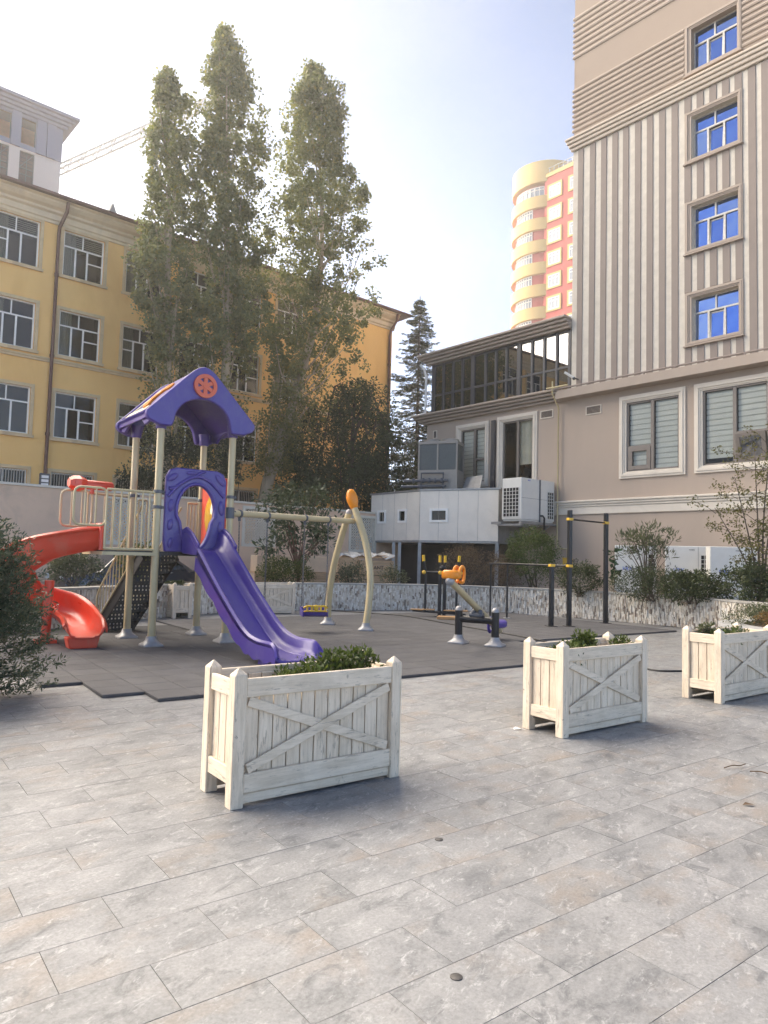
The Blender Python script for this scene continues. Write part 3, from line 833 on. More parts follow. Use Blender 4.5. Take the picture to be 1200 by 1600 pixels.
# ---- hotel
hotel = thing('hotel_building', 'taupe hotel block with striped facade, ribbed top and blue mirrored windows', 'building', (6.61, 25.08, 0), R(-49))
HW = [(4.2, 5.97, z, z + 1.71) for z in (8.34, 11.29, 14.25, 17.18)]
HW += [(7.4, 9.17, z, z + 1.71) for z in (8.34, 11.29, 14.25, 17.18)]
iops = [(a + .20, b - .14, c + .13, d - .17) for a, b, c, d in HW]
mb = MB(); wall_grid(mb, 0, 15, 7.6, 16.5, iops[:3] + iops[4:7], .28)
mb.add([(0, 0, 7.6), (0, 14, 7.6), (0, 14, 16.5), (0, 0, 16.5)], [(0, 1, 2, 3)])
mb.build('wall', 'light_stripe', hotel)
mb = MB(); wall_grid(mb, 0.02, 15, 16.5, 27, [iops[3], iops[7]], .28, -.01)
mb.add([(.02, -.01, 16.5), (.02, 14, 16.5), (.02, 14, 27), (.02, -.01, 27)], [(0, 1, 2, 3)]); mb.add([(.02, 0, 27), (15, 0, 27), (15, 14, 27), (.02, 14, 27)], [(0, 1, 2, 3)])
mb.build('upper_wall', 'taupe_sun_offset', hotel)
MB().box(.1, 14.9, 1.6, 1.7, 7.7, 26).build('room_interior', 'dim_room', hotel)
# vertical dark stripes
x = .22; k = 0
edges = [.22, .71, 1.16, 1.60, 2.01, 2.46, 2.89, 3.32, 3.75, 4.18, 4.58, 4.98, 5.37, 5.75, 6.14, 6.52, 6.91, 7.3, 7.7, 8.1, 8.5, 8.9, 9.3, 9.7, 10.1]
for x in edges:
    x1 = x + .215
    segs = [(7.62, 16.48)]
    for a, b, c, d in HW:
        if x1 > a + .01 and x < b - .01:
            ns = []
            for s0, s1 in segs:
                if d < s0 or c > s1: ns.append((s0, s1))
                else:
                    if c - .02 > s0: ns.append((s0, c - .02))
                    if d + .02 < s1: ns.append((d + .02, s1))
            segs = ns
    for s0, s1 in segs:
        if s1 - s0 > .05: put('stripe', cached(('st', round(s1 - s0, 2)), lambda: MB().box(0, .215, -.028, .0, 0, s1 - s0).mesh('stripe', 'taupe_dark')), hotel, (x, 0, s0))
# string cornice above the stripes
MB().box(-.06, 15, -.10, .0, 16.50, 16.62).box(-.11, 15, -.17, .0, 16.622, 16.74).box(-.16, 15, -.23, .0, 16.742, 16.86).box(-.2, 15, -.28, .0, 16.862, 16.95).build('string_cornice', 'cornice_trim', hotel, bevel=.02)
def ribs(z0, z1, n):
    for k in range(n):
        z = z0 + (z1 - z0) * k / n
        h = (z1 - z0) / n * .62
        spans = [(-.03, 15)]
        for a, b, c, d in HW:
            if z < d + .02 and z + h > c - .02:
                spans = [s for s0, s1 in spans for s in ((s0, min(s1, a - .02)), (max(s0, b + .02), s1)) if s[1] - s[0] > .05]
        for s0, s1 in spans:
            put('rib', cached(('rib', round(s1 - s0, 2), round(h, 3)), lambda: MB().ext([(0, 0), (-.035, .012), (-.055, h * .5), (-.035, h - .012), (0, h)], 'x', 0, s1 - s0).mesh('rib', 'taupe_trim')), hotel, (s0, -.011, z))
ribs(17.22, 18.95, 9); ribs(20.04, 21.75, 8); ribs(23.1, 24.8, 8)
def hotel_window(a, b, c, d, tilt, kind):
    W_, H_ = b - a, d - c
    gx0, gx1, gz0, gz1 = .20, W_ - .14, .13, H_ - .17
    wn = put('window', cached(('hw', kind), lambda: hw_frame(gx0, gx1, gz0, gz1, kind)), hotel, (a, 0, c))
    def trim():
        t = MB()
        for e, p in ((0., .05), (.04, .065), (.08, .04)):
            t.box(e, W_ - e, -p, -.0, e, e + .05).box(e, W_ - e, -p, -.0, H_ - e - .05, H_ - e).box(e, e + .05, -p + .001, -.0, e + .05, H_ - e - .05).box(W_ - e - .05, W_ - e, -p + .001, .0, e + .05, H_ - e - .05)
        t.box(-.03, W_ + .03, -.12, -.001, -.04, -.002)
        t.box(.0, W_, -.02, -.0, .0, gz0).box(.0, W_, -.02, -.0, gz1, H_).box(0, gx0, -.021, 0, gz0, gz1).box(gx1, W_, -.021, 0, gz0, gz1)
        return t.mesh('surround', 'taupe_trim')
    put('surround', cached('htrim', trim), wn)
    w, h = gx1 - gx0, gz1 - gz0; tz = gz0 + h * .66
    m1, m2, m0 = gx0 + w * .31, gx0 + w * .66, gx0 + w * .47
    for q in ((gx0, m0, tz, gz1), (m0, gx1, tz, gz1), (gx0, m1, gz0, tz), (m2, gx1, gz0, tz)): pane(wn, q[0] + .02, q[1] - .02, q[2] + .02, q[3] - .02, .222, 'blue_mirror_glass')
    for ch_ in wn.children:
        if ch_.name.startswith('pane'): ch_.rotation_euler = (R(rnd.uniform(-1.6, 1.2)), 0, R(rnd.uniform(-1.2, 1.2)))
    p = pane(wn, m1 + .04, m2 - .03, gz0 + .04, tz - .06, .21, 'blue_mirror_glass', 'opening_sash')
    p.rotation_euler = (R(-tilt), 0, 0)
    # dark frame of the tilted sash
    def sf():
        f = frame_mb(m2 - m1 - .04, tz - gz0 - .07, .045, -.01, .02); return f.mesh('sash_frame', 'old_alu')
    q = put('sash_frame', cached(('sf', round(m2 - m1, 2)), sf), wn, (m1 + .02, .205, gz0 + .02)); q.rotation_euler = (R(-tilt), 0, 0)
def hw_frame(gx0, gx1, gz0, gz1, kind):
    w, h = gx1 - gx0, gz1 - gz0; tz = gz0 + h * .66
    m1, m2, m0 = gx0 + w * .31, gx0 + w * .66, gx0 + w * .47
    f = MB()
    f.box(gx0, gx1, .19, .24, gz0, gz0 + .035).box(gx0, gx1, .19, .24, gz1 - .035, gz1).box(gx0, gx0 + .035, .19, .24, gz0, gz1).box(gx1 - .035, gx1, .19, .24, gz0, gz1)
    f.box(gx0, gx1, .185, .235, tz - .028, tz + .028).box(m0 - .025, m0 + .025, .186, .234, tz + .028, gz1).box(m1 - .03, m1 + .03, .184, .236, gz0, tz - .028).box(m2 - .03, m2 + .03, .184, .236, gz0, tz - .028)
    return f.mesh('window', 'old_alu')
for i, hw in enumerate(HW[:4]): hotel_window(*hw, (3.5, 4.5, 5, 4)[i], 0)
for i, hw in enumerate(HW[4:]): hotel_window(*hw, 6, 0)
# ledge under the stripes, with a pipe running along it
MB().box(-.36, 15, -.46, 0.0, 7.30, 7.56).box(-.33, 15, -.42, .001, 7.562, 7.61).build('ledge', 'taupe_trim', hotel)
lp = MB().tube([(-.5, -.33, 7.70), (15, -.33, 7.70)], .035, 8)
for k in range(14): lp.box(-.2 + k * 1.05, -.15 + k * 1.05, -.36, -.30, 7.612, 7.70)
lp.build('ledge_pipe', 'taupe_dark', hotel, 40)
# lower wall with big windows
GW = [(1.93, 4.21, 4.31, 7.08), (4.49, 6.85, 4.31, 7.08), (7.3, 9.6, 4.31, 7.08), (-5.58, -3.80, 4.40, 7.04), (-3.36, -1.45, 4.05, 7.10)]
gops = [(a + .24, b - .22, c + .22, d - .22) for a, b, c, d in GW]
mb = MB(); wall_grid(mb, -7.35, 15, 0, 7.6, gops, .2)
mb.add([(-7.35, 0, 0), (-7.35, 14, 0), (-7.35, 14, 7.6), (-7.35, 0, 7.6)], [(0, 1, 2, 3)])
mb.build('lower_wall', 'taupe_render', hotel)
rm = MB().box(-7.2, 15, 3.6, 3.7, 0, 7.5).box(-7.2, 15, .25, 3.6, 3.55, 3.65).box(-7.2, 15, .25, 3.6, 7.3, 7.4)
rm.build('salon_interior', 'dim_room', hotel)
MB().box(-7.35, 15, -.06, .0, 3.16, 3.42).box(-7.35, 15, -.09, .0, 3.422, 3.50).box(-7.37, 15, -.13, .0, 3.502, 3.58).box(-7.39, 15, -.17, .0, 3.582, 3.65).build('plinth_band', 'cream_trim', hotel, bevel=.015)
def big_window(i, a, b, c, d):
    W_, H_ = b - a, d - c
    w0, w1, h0, h1 = .24, W_ - .22, .22, H_ - .22
    mid = (w0 + w1) / 2 if i != 3 else w0 + (w1 - w0) * .56
    f = MB().box(w0, w1, .03, .11, h0, h0 + .06).box(w0, w1, .03, .11, h1 - .06, h1).box(w0, w0 + .06, .03, .11, h0, h1).box(w1 - .06, w1, .03, .11, h0, h1).box(mid - .05, mid + .05, .02, .12, h0, h1)
    if i == 0:
        f.box(w0 + .06, mid - .05, .025, .115, h0 + .80, h0 + .86)
        fs = frame_mb(mid - w0 - .13, .74, .13, .0, .10)
        f.add([(v[0] + w0 + .07, v[1], v[2] + h0 + .06) for v in fs.v], fs.f)
    if i in (1, 3): f.box(mid + .05, w1 - .06, .025, .115, h0 + .88, h0 + .95)
    wn = f.build('window', 'grey_frame', hotel, loc=(a, 0, c))
    t = MB()
    for e, e2, p in ((0., .07, .06), (.07, .14, .09), (.14, .19, .05)):
        t.box(e, W_ - e, -p, .0, e, e2).box(e, W_ - e, -p, .0, H_ - e2, H_ - e).box(e, e2, -p + .001, .0, e2, H_ - e2).box(W_ - e2, W_ - e, -p + .001, .0, e2, H_ - e2)
    t.box(.185, .245, -.02, .03, .185, H_ - .185).box(W_ - .225, W_ - .185, -.02, .03, .185, H_ - .185).box(.245, W_ - .225, -.02, .03, .185, .225).box(.245, W_ - .225, -.02, .03, H_ - .225, H_ - .185)
    t.build('surround', 'cream_trim', wn)
    if i == 1:
        pane(wn, w0 + .05, mid - .05, h0 + .05, h1 - .05, .07, 'shop_glass'); pane(wn, mid + .05, w1 - .05, h0 + .95, h1 - .05, .07, 'shop_glass')
        vs = frame_mb(w1 - mid - .13, .82, .11, -.03, .05).build('opening_sash', 'grey_frame', wn, loc=(mid + .08, .05, h0 + .06)); vs.rotation_euler = (R(14), 0, 0)
        pane(vs, .1, w1 - mid - .23, .1, .72, .01, 'blue_pale_glass')
    else:
        pane(wn, w0 + .05, mid - .05, h0 + .05, h1 - .05, .07, 'shop_glass'); pane(wn, mid + .05, w1 - .05, h0 + .05, h1 - .05, .07, 'shop_glass')
    if i != 4:
        bl = MB(); n = 13; bh = (h1 - h0 - .1) / n
        lowest = 1 if i == 1 else 0
        for k in range(lowest, n):
            z = h0 + .05 + k * bh
            for q0, q1 in ((w0 + .07, mid - .06), (mid + .06, w1 - .07)):
                if i == 1 and k < 5 and q0 > mid: continue
                bl.box(q0, q1, .14 + .004 * (k % 2), .146 + .004 * (k % 2), z, z + bh * .76)
        bl.build('zebra_blind', 'blind_cloth', wn)
        b2 = MB().box(w0 + .07, mid - .06, .16, .164, h0 + .05 + bh * lowest, h1 - .05)
        if i != 1: b2.box(mid + .06, w1 - .07, .16, .164, h0 + .05, h1 - .05)
        else: b2.box(mid + .06, w1 - .07, .16, .164, h0 + 1.0, h1 - .05)
        b2.build('blind_backing', 'blind_dark', wn)
    else:
        cc = MB(); n = 26; vs = []
        for k in range(n + 1):
            xx = mid - .02 + (w1 - mid) * k / n; yy = .20 + .04 * math.sin(k * 1.9)
            vs += [(xx, yy, h0 + .9), (xx, yy, h1)]
        cc.add(vs, [(2 * k, 2 * k + 2, 2 * k + 3, 2 * k + 1) for k in range(n)]).build('curtain', 'curtain_cloth', wn, 60)
gmat('blue_pale_glass', (.5, .55, .6), 1.6, (1, 1, 1), .55)
for i, gw in enumerate(GW): big_window(i, *gw)
def vent(x0, x1, z0, z1):
    v = frame_mb(x1 - x0, z1 - z0, .03, -.03, .0).build('vent', 'cream_trim', hotel, loc=(x0, 0, z0))
    s = MB()
    for k in range(6): s.box(.03, x1 - x0 - .03, -.022, -.006, .04 + k * (z1 - z0 - .06) / 6, .055 + k * (z1 - z0 - .06) / 6)
    s.build('louvre_set', 'taupe_trim', v); MB().box(.03, x1 - x0 - .03, -.004, -.001, .03, z1 - z0 - .03).build('vent_back', 'dark_void', v)
vent(.62, 1.23, 6.65, 6.96); vent(-1.32, -.76, 6.77, 7.07); vent(-6.95, -6.72, 6.65, 7.0)
# glazed terrace on the low wing
cst = MB()
for k, (z, p) in enumerate(((7.30, .18), (7.40, .30), (7.50, .42), (7.60, .52))): cst.box(-7.35 - p, -.37, -p, .0, z, z + .088)
cst.build('wing_cornice', 'taupe_trim', hotel, bevel=.02)
cst = MB()
for k, (z, p) in enumerate(((9.92, .14), (10.03, .24), (10.14, .34), (10.25, .44))): cst.box(-7.25 - p, -.02, -p, .0, z, z + .098)
cst.box(-7.3, -.02, 0, 12, 9.95, 10.32).build('terrace_roof', 'taupe_trim', hotel, bevel=.02)
MB().box(-7.5, -.02, 0, 12, 7.42, 7.62).build('terrace_floor', 'taupe_dark', hotel)
MB().box(-7.1, -.05, 5.5, 5.6, 7.64, 9.9).build('terrace_back_wall', 'taupe_render', hotel)
mu = [-7.08, -6.49, -5.93, -5.38, -4.80, -4.12, -3.58, -3.04, -2.42, -1.80, -1.24, -.68, -.10]
fr = MB()
for k, x in enumerate(mu):
    w = .085 if k in (0, 4, 8, 12) else .045
    fr.box(x - w, x + w * .4 if k == 12 else x + w, .04, .16, 7.64, 9.92)
for z in (7.66, 8.52, 9.84): fr.box(-7.1, -.06, .05, .15, z, z + .075)
fr.box(-7.16, -7.0, .16, .3, 7.64, 9.92)
for k in range(9): fr.box(-7.13, -7.05, .3 + k * .62, .36 + k * .62, 7.64, 9.92)
gl = fr.build('terrace_glazing', 'dark_alu', hotel)
for k in range(12):
    pane(gl, mu[k] + .04, mu[k + 1] - .04, 7.74, 8.52, .10, 'tint_glass'); pane(gl, mu[k] + .04, mu[k + 1] - .04, 8.60, 9.84, .10, 'tint_glass')
MB().box(-7.10, -7.09, .3, 5.4, 7.7, 9.86).build('pane', 'tint_glass', gl)
MB().tube([(-7.55, -.30, 9.98), (-7.45, -.14, 9.72), (-7.42, -.06, 9.4), (-7.42, -.06, 7.85), (-7.6, -.3, 7.72), (-7.95, -.5, 7.66)], .05, 8).build('drainpipe', 'white_pvc', hotel, 50)
MB().box(-3.62, -3.44, -.12, -.02, 4.0, 7.0).build('dark_duct', 'dark_alu', hotel)
# gas pipe with its yellow cabinet, fixed to the wall
gp = thing('gas_pipe', 'thin cream gas pipe with yellow cabinet running down the hotel wall', 'pipe', (6.61, 25.08, 0), R(-49))
MB().tube([(-.44, -.52, 7.95), (-.44, -.52, 7.50), (-.44, -.14, 7.05), (-.44, -.14, 2.05), (-.30, -.14, 1.95), (-.02, -.14, 1.95), (0, -.14, 1.7)], .028, 8).tube([(-.7, -.52, 7.72), (0.2, -.52, 7.72)], .03, 8).build('pipe', 'gas_yellow', gp, 50)
MB().box(-.12, .14, -.26, -.02, 1.15, 1.62).box(-.13, .15, -.27, -.25, 1.60, 1.64).build('cabinet', 'yellow_clamp', gp, bevel=.01)
# camera on the wall corner
sc_ = thing('security_camera', 'small white security camera on the hotel corner above the ledge', 'camera', (6.61, 25.08, 0), R(-49))
MB().tube([(.30, 0, 7.98), (.28, -.22, 8.0)], .025, 8).ell((.28, -.26, 7.98), (.06, .06, .06)).build('mount', 'dark_alu', sc_, 40)
MB().tube([(.28, -.26, 8.0), (.0, -.42, 8.22)], [.05, .045], 10).build('body', 'unit_white', sc_, 40)

# ---- round-cornered red and yellow tower far behind
red = thing('red_tower_block', 'far red and yellow apartment tower with a rounded corner', 'building', (19.98, 90.0, 0), R(-49))
MB().box(0, 30, 0, 20, 0, 51.7).build('wall', 'red_facade', red)
MB().box(0, 30, -.12, 20, 51.7, 52.2).build('parapet', 'yellow_facade', red)
rl = MB()
for k in range(16): rl.tube([(k * .7, .1, 52.2), (k * .7, .1, 53.0)], .05, 5)
rl.tube([(0, .1, 53.0), (11, .1, 53.0)], .05, 5); rl.build('roof_railing', 'pale_facade', red)
mbx = MB()
for k in range(11): mbx.beam((.8 + k * .45, 1.4, 53.2), (1.5 + k * .45, 4.2, 54.6), .12, .2)
mbx.box(.5, 7, 1.2, 1.4, 53.0, 53.4).box(.8, 1, 3.8, 4, 52, 54.6).box(6, 6.2, 3.8, 4, 52, 54.6).build('pergola', 'dark_alu', red)
NF = 15
def far_win(x, z, w, h):
    wn = put('window', cached(('fw', w, h), lambda: frame_mb(w, h, .10, -.10, .0).box(w * .33 - .04, w * .33 + .04, -.09, 0, .1, h - .1).box(w * .66 - .04, w * .66 + .04, -.09, 0, .1, h - .1).box(.1, w - .1, -.085, 0, h * .68, h * .68 + .08).mesh('window', 'white_pvc')), red, (x, -.02, z))
    put('surround', cached(('fs', w, h), lambda: frame_mb(w + .5, h + .5, .25, -.12, .0).mesh('surround', 'yellow_facade')), wn, (-.25, 0, -.25))
    put('pane', cached(('fp', w, h), lambda: MB().box(.05, w - .05, -.05, -.04, .05, h - .05).mesh('pane', 'sky_pane')), wn)
m_, t_, o_ = nodes_of('sky_pane')
pb = N(t_, 'BsdfPrincipled', Roughness=.2); pb.inputs['Base Color'].default_value = (.26, .30, .36, 1); pb.inputs['Specular IOR Level'].default_value = .3
t_.links.new(pb.outputs[0], o_.inputs['Surface'])
for f_ in range(11):
    for x in (.78, 3.95, 7.1): far_win(x, 48.75 - 2.98 * f_, 1.75, 1.55)
# rounded corner: axis just left of the facade
ccx, ccy, cr = -2.4, 3.5, 4.5
def arc_wall(r, z0, z1, a0, a1, n=28):
    out = MB(); vs = []
    for k in range(n + 1):
        a = a0 + (a1 - a0) * k / n
        vs += [(ccx + r * math.cos(a), ccy + r * math.sin(a), z0), (ccx + r * math.cos(a), ccy + r * math.sin(a), z1)]
    for z in (0, 1):
        pass
    out.add(vs, [(2 * k, 2 * k + 2, 2 * k + 3, 2 * k + 1) for k in range(n)])
    top = [vs[2 * k + 1] for k in range(n + 1)] + [(ccx, ccy, z1)]
    bot = [vs[2 * k] for k in range(n + 1)] + [(ccx, ccy, z0)]
    out.add(top, [tuple(range(n + 2))]); out.add(bot, [tuple(range(n + 2))])
    return out
A0, A1 = R(140), R(312)
arc_wall(cr - .5, 0, 51, A0, A1).build('round_wall', 'red_facade', red, 40)
arc_wall(cr, 51.3, 54.2, R(0), R(360)).build('round_crown', 'yellow_facade', red, 40)
for f_ in range(12):
    z = 47.9 - 2.98 * f_
    arc_wall(cr, z, z + 1.55, A0, A1).build('balcony_band', 'yellow_facade', red, 40)
    wb = MB(); pw = MB()
    n = 7; b0, b1 = R(242), R(282)
    if f_ == 0: b1 = R(304)
    for k in range(n + 1):
        a = b0 + (b1 - b0) * k / n; rr = cr - .42
        wb.tube([(ccx + rr * math.cos(a), ccy + rr * math.sin(a), z + 1.56), (ccx + rr * math.cos(a), ccy + rr * math.sin(a), z + 2.97)], .07, 4)
    for zz in (z + 1.62, z + 2.55, z + 2.92):
        wb.tube([(ccx + (cr - .42) * math.cos(b0 + (b1 - b0) * k / n), ccy + (cr - .42) * math.sin(b0 + (b1 - b0) * k / n), zz) for k in range(n + 1)], .07, 4)
    w_ = wb.build('window', 'white_pvc', red)
    vs = []
    for k in range(n + 1):
        a = b0 + (b1 - b0) * k / n
        vs += [(ccx + (cr - .46) * math.cos(a), ccy + (cr - .46) * math.sin(a), z + 1.58), (ccx + (cr - .46) * math.cos(a), ccy + (cr - .46) * math.sin(a), z + 2.95)]
    MB().add(vs, [(2 * k, 2 * k + 2, 2 * k + 3, 2 * k + 1) for k in range(n)]).build('pane', 'sky_pane', w_)

# ---- blue-grey high-rise behind the school
blue = thing('blue_grey_high_rise', 'blue-grey and white high-rise with a wide cornice behind the school roof', 'building', (-36.59, 41.07, 0), R(41.7))
bo = [(x, x + 1.0, z, z + 1.95) for x in (11.1 - 1.65, 11.1, 12.75) for z in (30.83,)] + [(x, x + 1.0, z, z + 2.25) for x in (9.45, 11.05, 12.75) for z in (28.05, 24.6)]
mb = MB(); wall_grid(mb, 0, 15.55, 0, 30.45, [o for o in bo if o[3] < 30.5], .35); mb.add([(15.55, 0, 0), (15.55, 15, 0), (15.55, 15, 30.45), (15.55, 0, 30.45)], [(0, 1, 2, 3)]); mb.build('wall', 'pale_facade', blue)
mb = MB(); wall_grid(mb, 0, 15.6, 30.45, 33.6, [o for o in bo if o[3] > 30.5], .35, -.03); mb.add([(15.6, -.03, 30.45), (15.6, 15, 30.45), (15.6, 15, 33.6), (15.6, -.03, 33.6)], [(0, 1, 2, 3)]); mb.build('upper_wall', 'blue_facade', blue)
for x in (12.08, 13.78, 14.5): MB().box(x, x + .62, -.16, -.035, 30.45, 33.0).build('pilaster', 'blue_facade', blue)
bc = MB()
for z, p in ((33.0, .25), (33.22, .45), (33.44, .65), (33.66, .9)): bc.box(0, 15.6 + p, -p, 15, z, z + .21)
bc.box(0, 14.6, 1.0, 14, 33.9, 34.6).build('cornice', 'blue_facade', blue)
MB().box(.1, 15.4, 1.8, 1.9, 20, 33).build('brick_interior', 'brick_inside', blue)
for o in bo:
    f = frame_mb(1.0, o[3] - o[2], .06, .10, .18)
    if o[3] < 30.5:
        f.box(.06, .94, .1, .18, 1.0, 1.06).box(.06, .94, .1, .18, .55, .6).box(.5, .54, .1, .18, .06, 2.2).beam((.06, .14, 1.06), (.94, .14, 2.2), .05, .05)
        for k in range(3): f.box(.06, .94, .15, .17, 1.2 + k * .3, 1.24 + k * .3)
    wn = f.build('window', 'dark_alu', blue, loc=(o[0], 0, o[2]))
    if o[3] < 30.5: pane(wn, .05, .95, .05, o[3] - o[2] - .05, .14, 'school_glass')
# ---- crane jib
crane = thing('tower_crane_jib', 'pale lattice crane jib rising behind the poplar trees', 'crane', (0, 0, 0))
a, b = Vector((-45, 80, 42.8)), Vector((-20, 80, 55.5)); d = (b - a).normalized(); up = Vector((0, 0, 1)); 
ch = MB(); n = 15
offl = [Vector((0, 0, .55)), Vector((0, .5, -.45)), Vector((0, -.5, -.45))]
for o3 in offl: ch.tube([a + o3, b + o3], .13, 5)
ch.build('chord_set', 'galvanised', crane)
br = MB()
for k in range(n):
    p, q = a.lerp(b, k / n), a.lerp(b, (k + 1) / n)
    br.tube([p + offl[1], p.lerp(q, .5) + offl[0], q + offl[1]], .08, 4).tube([p + offl[2], p.lerp(q, .5) + offl[0], q + offl[2]], .08, 4).tube([p + offl[1], p + offl[2]], .08, 4)
br.build('brace_set', 'galvanised', crane)
MB().beam((-45, 80, 0), (-45, 80, 42.5), 1.4, 1.4).build('mast', 'pale_facade', crane)

# ---- perimeter wall
PN = Vector((-.6652, .7466, 0)) * 22
per = thing('perimeter_wall', 'beige rendered boundary wall with white lattice panels behind the playground', 'wall', (PN.x, PN.y, 0), R(41.7))
holes = [(8.05, 9.95, 1.66, 3.18), (12.9, 14.3, 1.74, 3.18), (17.75, 19.2, 1.66, 3.16)]
mb = MB(); wall_grid(mb, -14, 21.5, 0, 3.26, holes, .2); wall_grid(mb, -14, 21.5, 0, 3.26, holes, 0, .2); mb.build('wall', 'perimeter_render', per)
MB().box(-14, 21.5, -.05, .25, 3.262, 3.33).build('coping', 'lattice_white', per)
for h in holes:
    lt = frame_mb(h[1] - h[0], h[3] - h[2], .10, -.03, .12).build('lattice_panel', 'lattice_white', per, loc=(h[0], 0, h[2]))
    bars = MB(); w, hh = h[1] - h[0] - .2, h[3] - h[2] - .2; s = .115
    nx, nz = int(w / s) + 1, int(hh / s) + 1
    for i in range(nx):
        for j in range(nz):
            x, z = .1 + i * w / nx, .1 + j * hh / nz; dx, dz = w / nx, hh / nz
            bars.beam((x, .05, z), (x + dx, .05, z + dz), .03, .022, (0, 1, 0)); bars.beam((x + dx, .05, z), (x, .05, z + dz), .03, .022, (0, 1, 0))
            if (i + j) % 2 == 0: bars.beam((x + dx / 2, .05, z), (x + dx / 2, .05, z + dz), .028, .018, (0, 1, 0))
    bars.build('lattice', 'lattice_white', lt)
fl = thing('floodlight', 'small dark floodlight clamped on the boundary wall beside the drainpipe', 'lamp', (-11.2, 23.2, 3.33), R(41.7))
MB().box(-.16, .16, -.05, .05, .12, .62).build('housing', 'dark_alu', fl, bevel=.02); MB().box(-.03, .03, -.03, .03, 0, .13).build('bracket', 'dark_clamp', fl)
for k in range(3): MB().box(-.11, .11, -.058, -.052, .2 + k * .13, .29 + k * .13).build('led_panel', 'lamp_white', fl)
# ------------------------------------------------------------------ play tower
TZ = MATZ
tower = thing('play_tower', 'play tower with purple gabled roof, purple slide and red spiral slide', 'play tower', (-3.37, 11.72, TZ), R(36.8))
DK = 1.44           # deck level above the mat
HS = .60
def shoe(parent, x, y, name='base_shoe', s=1.):
    m = MB(); prof = [(.15, 0), (.155, .012), (.15, .03), (.115, .06), (.085, .10), (.075, .15)]
    vs = []; n = 16
    for r, z in prof:
        for k in range(n):
            a = 2 * math.pi * k / n; c, s_ = math.cos(a), math.sin(a)
            q = 1. / max(abs(c), abs(s_)) if z < .05 else (1. / max(abs(c), abs(s_)) * .35 + .65 if z < .09 else 1.)
            vs.append((r * s * c * min(q, 1.32), r * s * s_ * min(q, 1.32), z * s))
    fs = [(i * n + k, i * n + (k + 1) % n, (i + 1) * n + (k + 1) % n, (i + 1) * n + k) for i in range(len(prof) - 1) for k in range(n)]
    fs.append(tuple((len(prof) - 1) * n + k for k in range(n)))
    m.add(vs, fs)
    return put(name, cached(('shoe', s), lambda: m.mesh('base_shoe', 'grey_cast', 45)), parent, (x, y, 0))
post_me = MB().lathe([(.057, .05), (.057, 3.48)], seg=18).mesh('post', 'tan_paint', 40)
for x in (-HS, HS):
    for y in (-HS, HS):
        p = put('post', post_me, tower, (x, y, 0)); shoe(p, 0, 0)
        for z in (2.36, 2.12) if y < 0 else (2.36,):
            MB().lathe([(.068, z - .025), (.072, z), (.068, z + .025)], seg=14).box(.05, .10, -.02, .02, z - .02, z + .02).build('clamp', 'dark_clamp', p, 40)
# roof
def gable(halfw, z0, zt, rnd_=.24):
    pts = [(-halfw, z0)]
    n = 6
    # straight rake then rounded ridge
    sl = (zt - z0) / halfw
    pts += [(-rnd_, zt - sl * rnd_ * .85)] + [(-rnd_ + 2 * rnd_ * k / n, zt - sl * rnd_ * .85 + math.sin(math.pi * k / n) * sl * rnd_ * .62) for k in range(1, n)] + [(rnd_, zt - sl * rnd_ * .85), (halfw, z0)]
    return pts
RZ = 3.44
out = gable(.86, RZ + .12, RZ + .98)
inn = gable(.84, RZ - .02, RZ + .86)
# roof shell: two slopes with thickness
shell = MB()
o2 = out; i2 = [(x, z - .10) for x, z in out]
poly = o2 + i2[::-1]
shell.ext(poly, 'y', -.72, .72)
rf = shell.build('roof', 'purple_plastic', tower, 35, bevel=.025, seg=2)
def gable_plate(y0, y1):
    o = [(-.86, RZ - .0), (-.90, RZ + .06), (-.90, RZ + .13)] + [(x * 1.03, z + .02) for x, z in out[1:-1]] + [(.90, RZ + .13), (.90, RZ + .06), (.86, RZ)]
    arch = [(.72, RZ - .06), (.70, RZ - .07), (.50, RZ - .07), (.47, RZ)] + [(.46 * math.cos(R(a)), RZ + .02 + .40 * math.sin(R(a))) for a in range(8, 176, 12)] + [(-.47, RZ), (-.50, RZ - .07), (-.70, RZ - .07), (-.72, RZ - .06)]
    return MB().ext(o + arch, 'y', y0, y1)
gable_plate(-.80, -.69).build('gable', 'purple_plastic', rf, 35, bevel=.02, seg=2)
gable_plate(.69, .80).build('gable', 'purple_plastic', rf, 35, bevel=.02, seg=2)
for s_ in (-1, 1):
    ar = [(-.69, RZ + .14), (-.69, RZ - .02), (-.5, RZ - .05)] + [(.42 * math.cos(R(a)), RZ - .03 + .12 * math.sin(R(a))) for a in range(170, 5, -15)] + [(.5, RZ - .05), (.69, RZ - .02), (.69, RZ + .14)]
    MB().ext(ar, 'x', s_ * .80 - .025, s_ * .80 + .025).build('eave_skirt', 'purple_plastic', rf, bevel=.01)
for x in (-HS, HS):
    for y in (-HS, HS): MB().lathe([(.075, RZ - .10), (.08, RZ - .09), (.085, RZ + .02), (.10, RZ + .10)], (x, y, 0), 16).build('post_socket', 'purple_plastic', rf, 40)
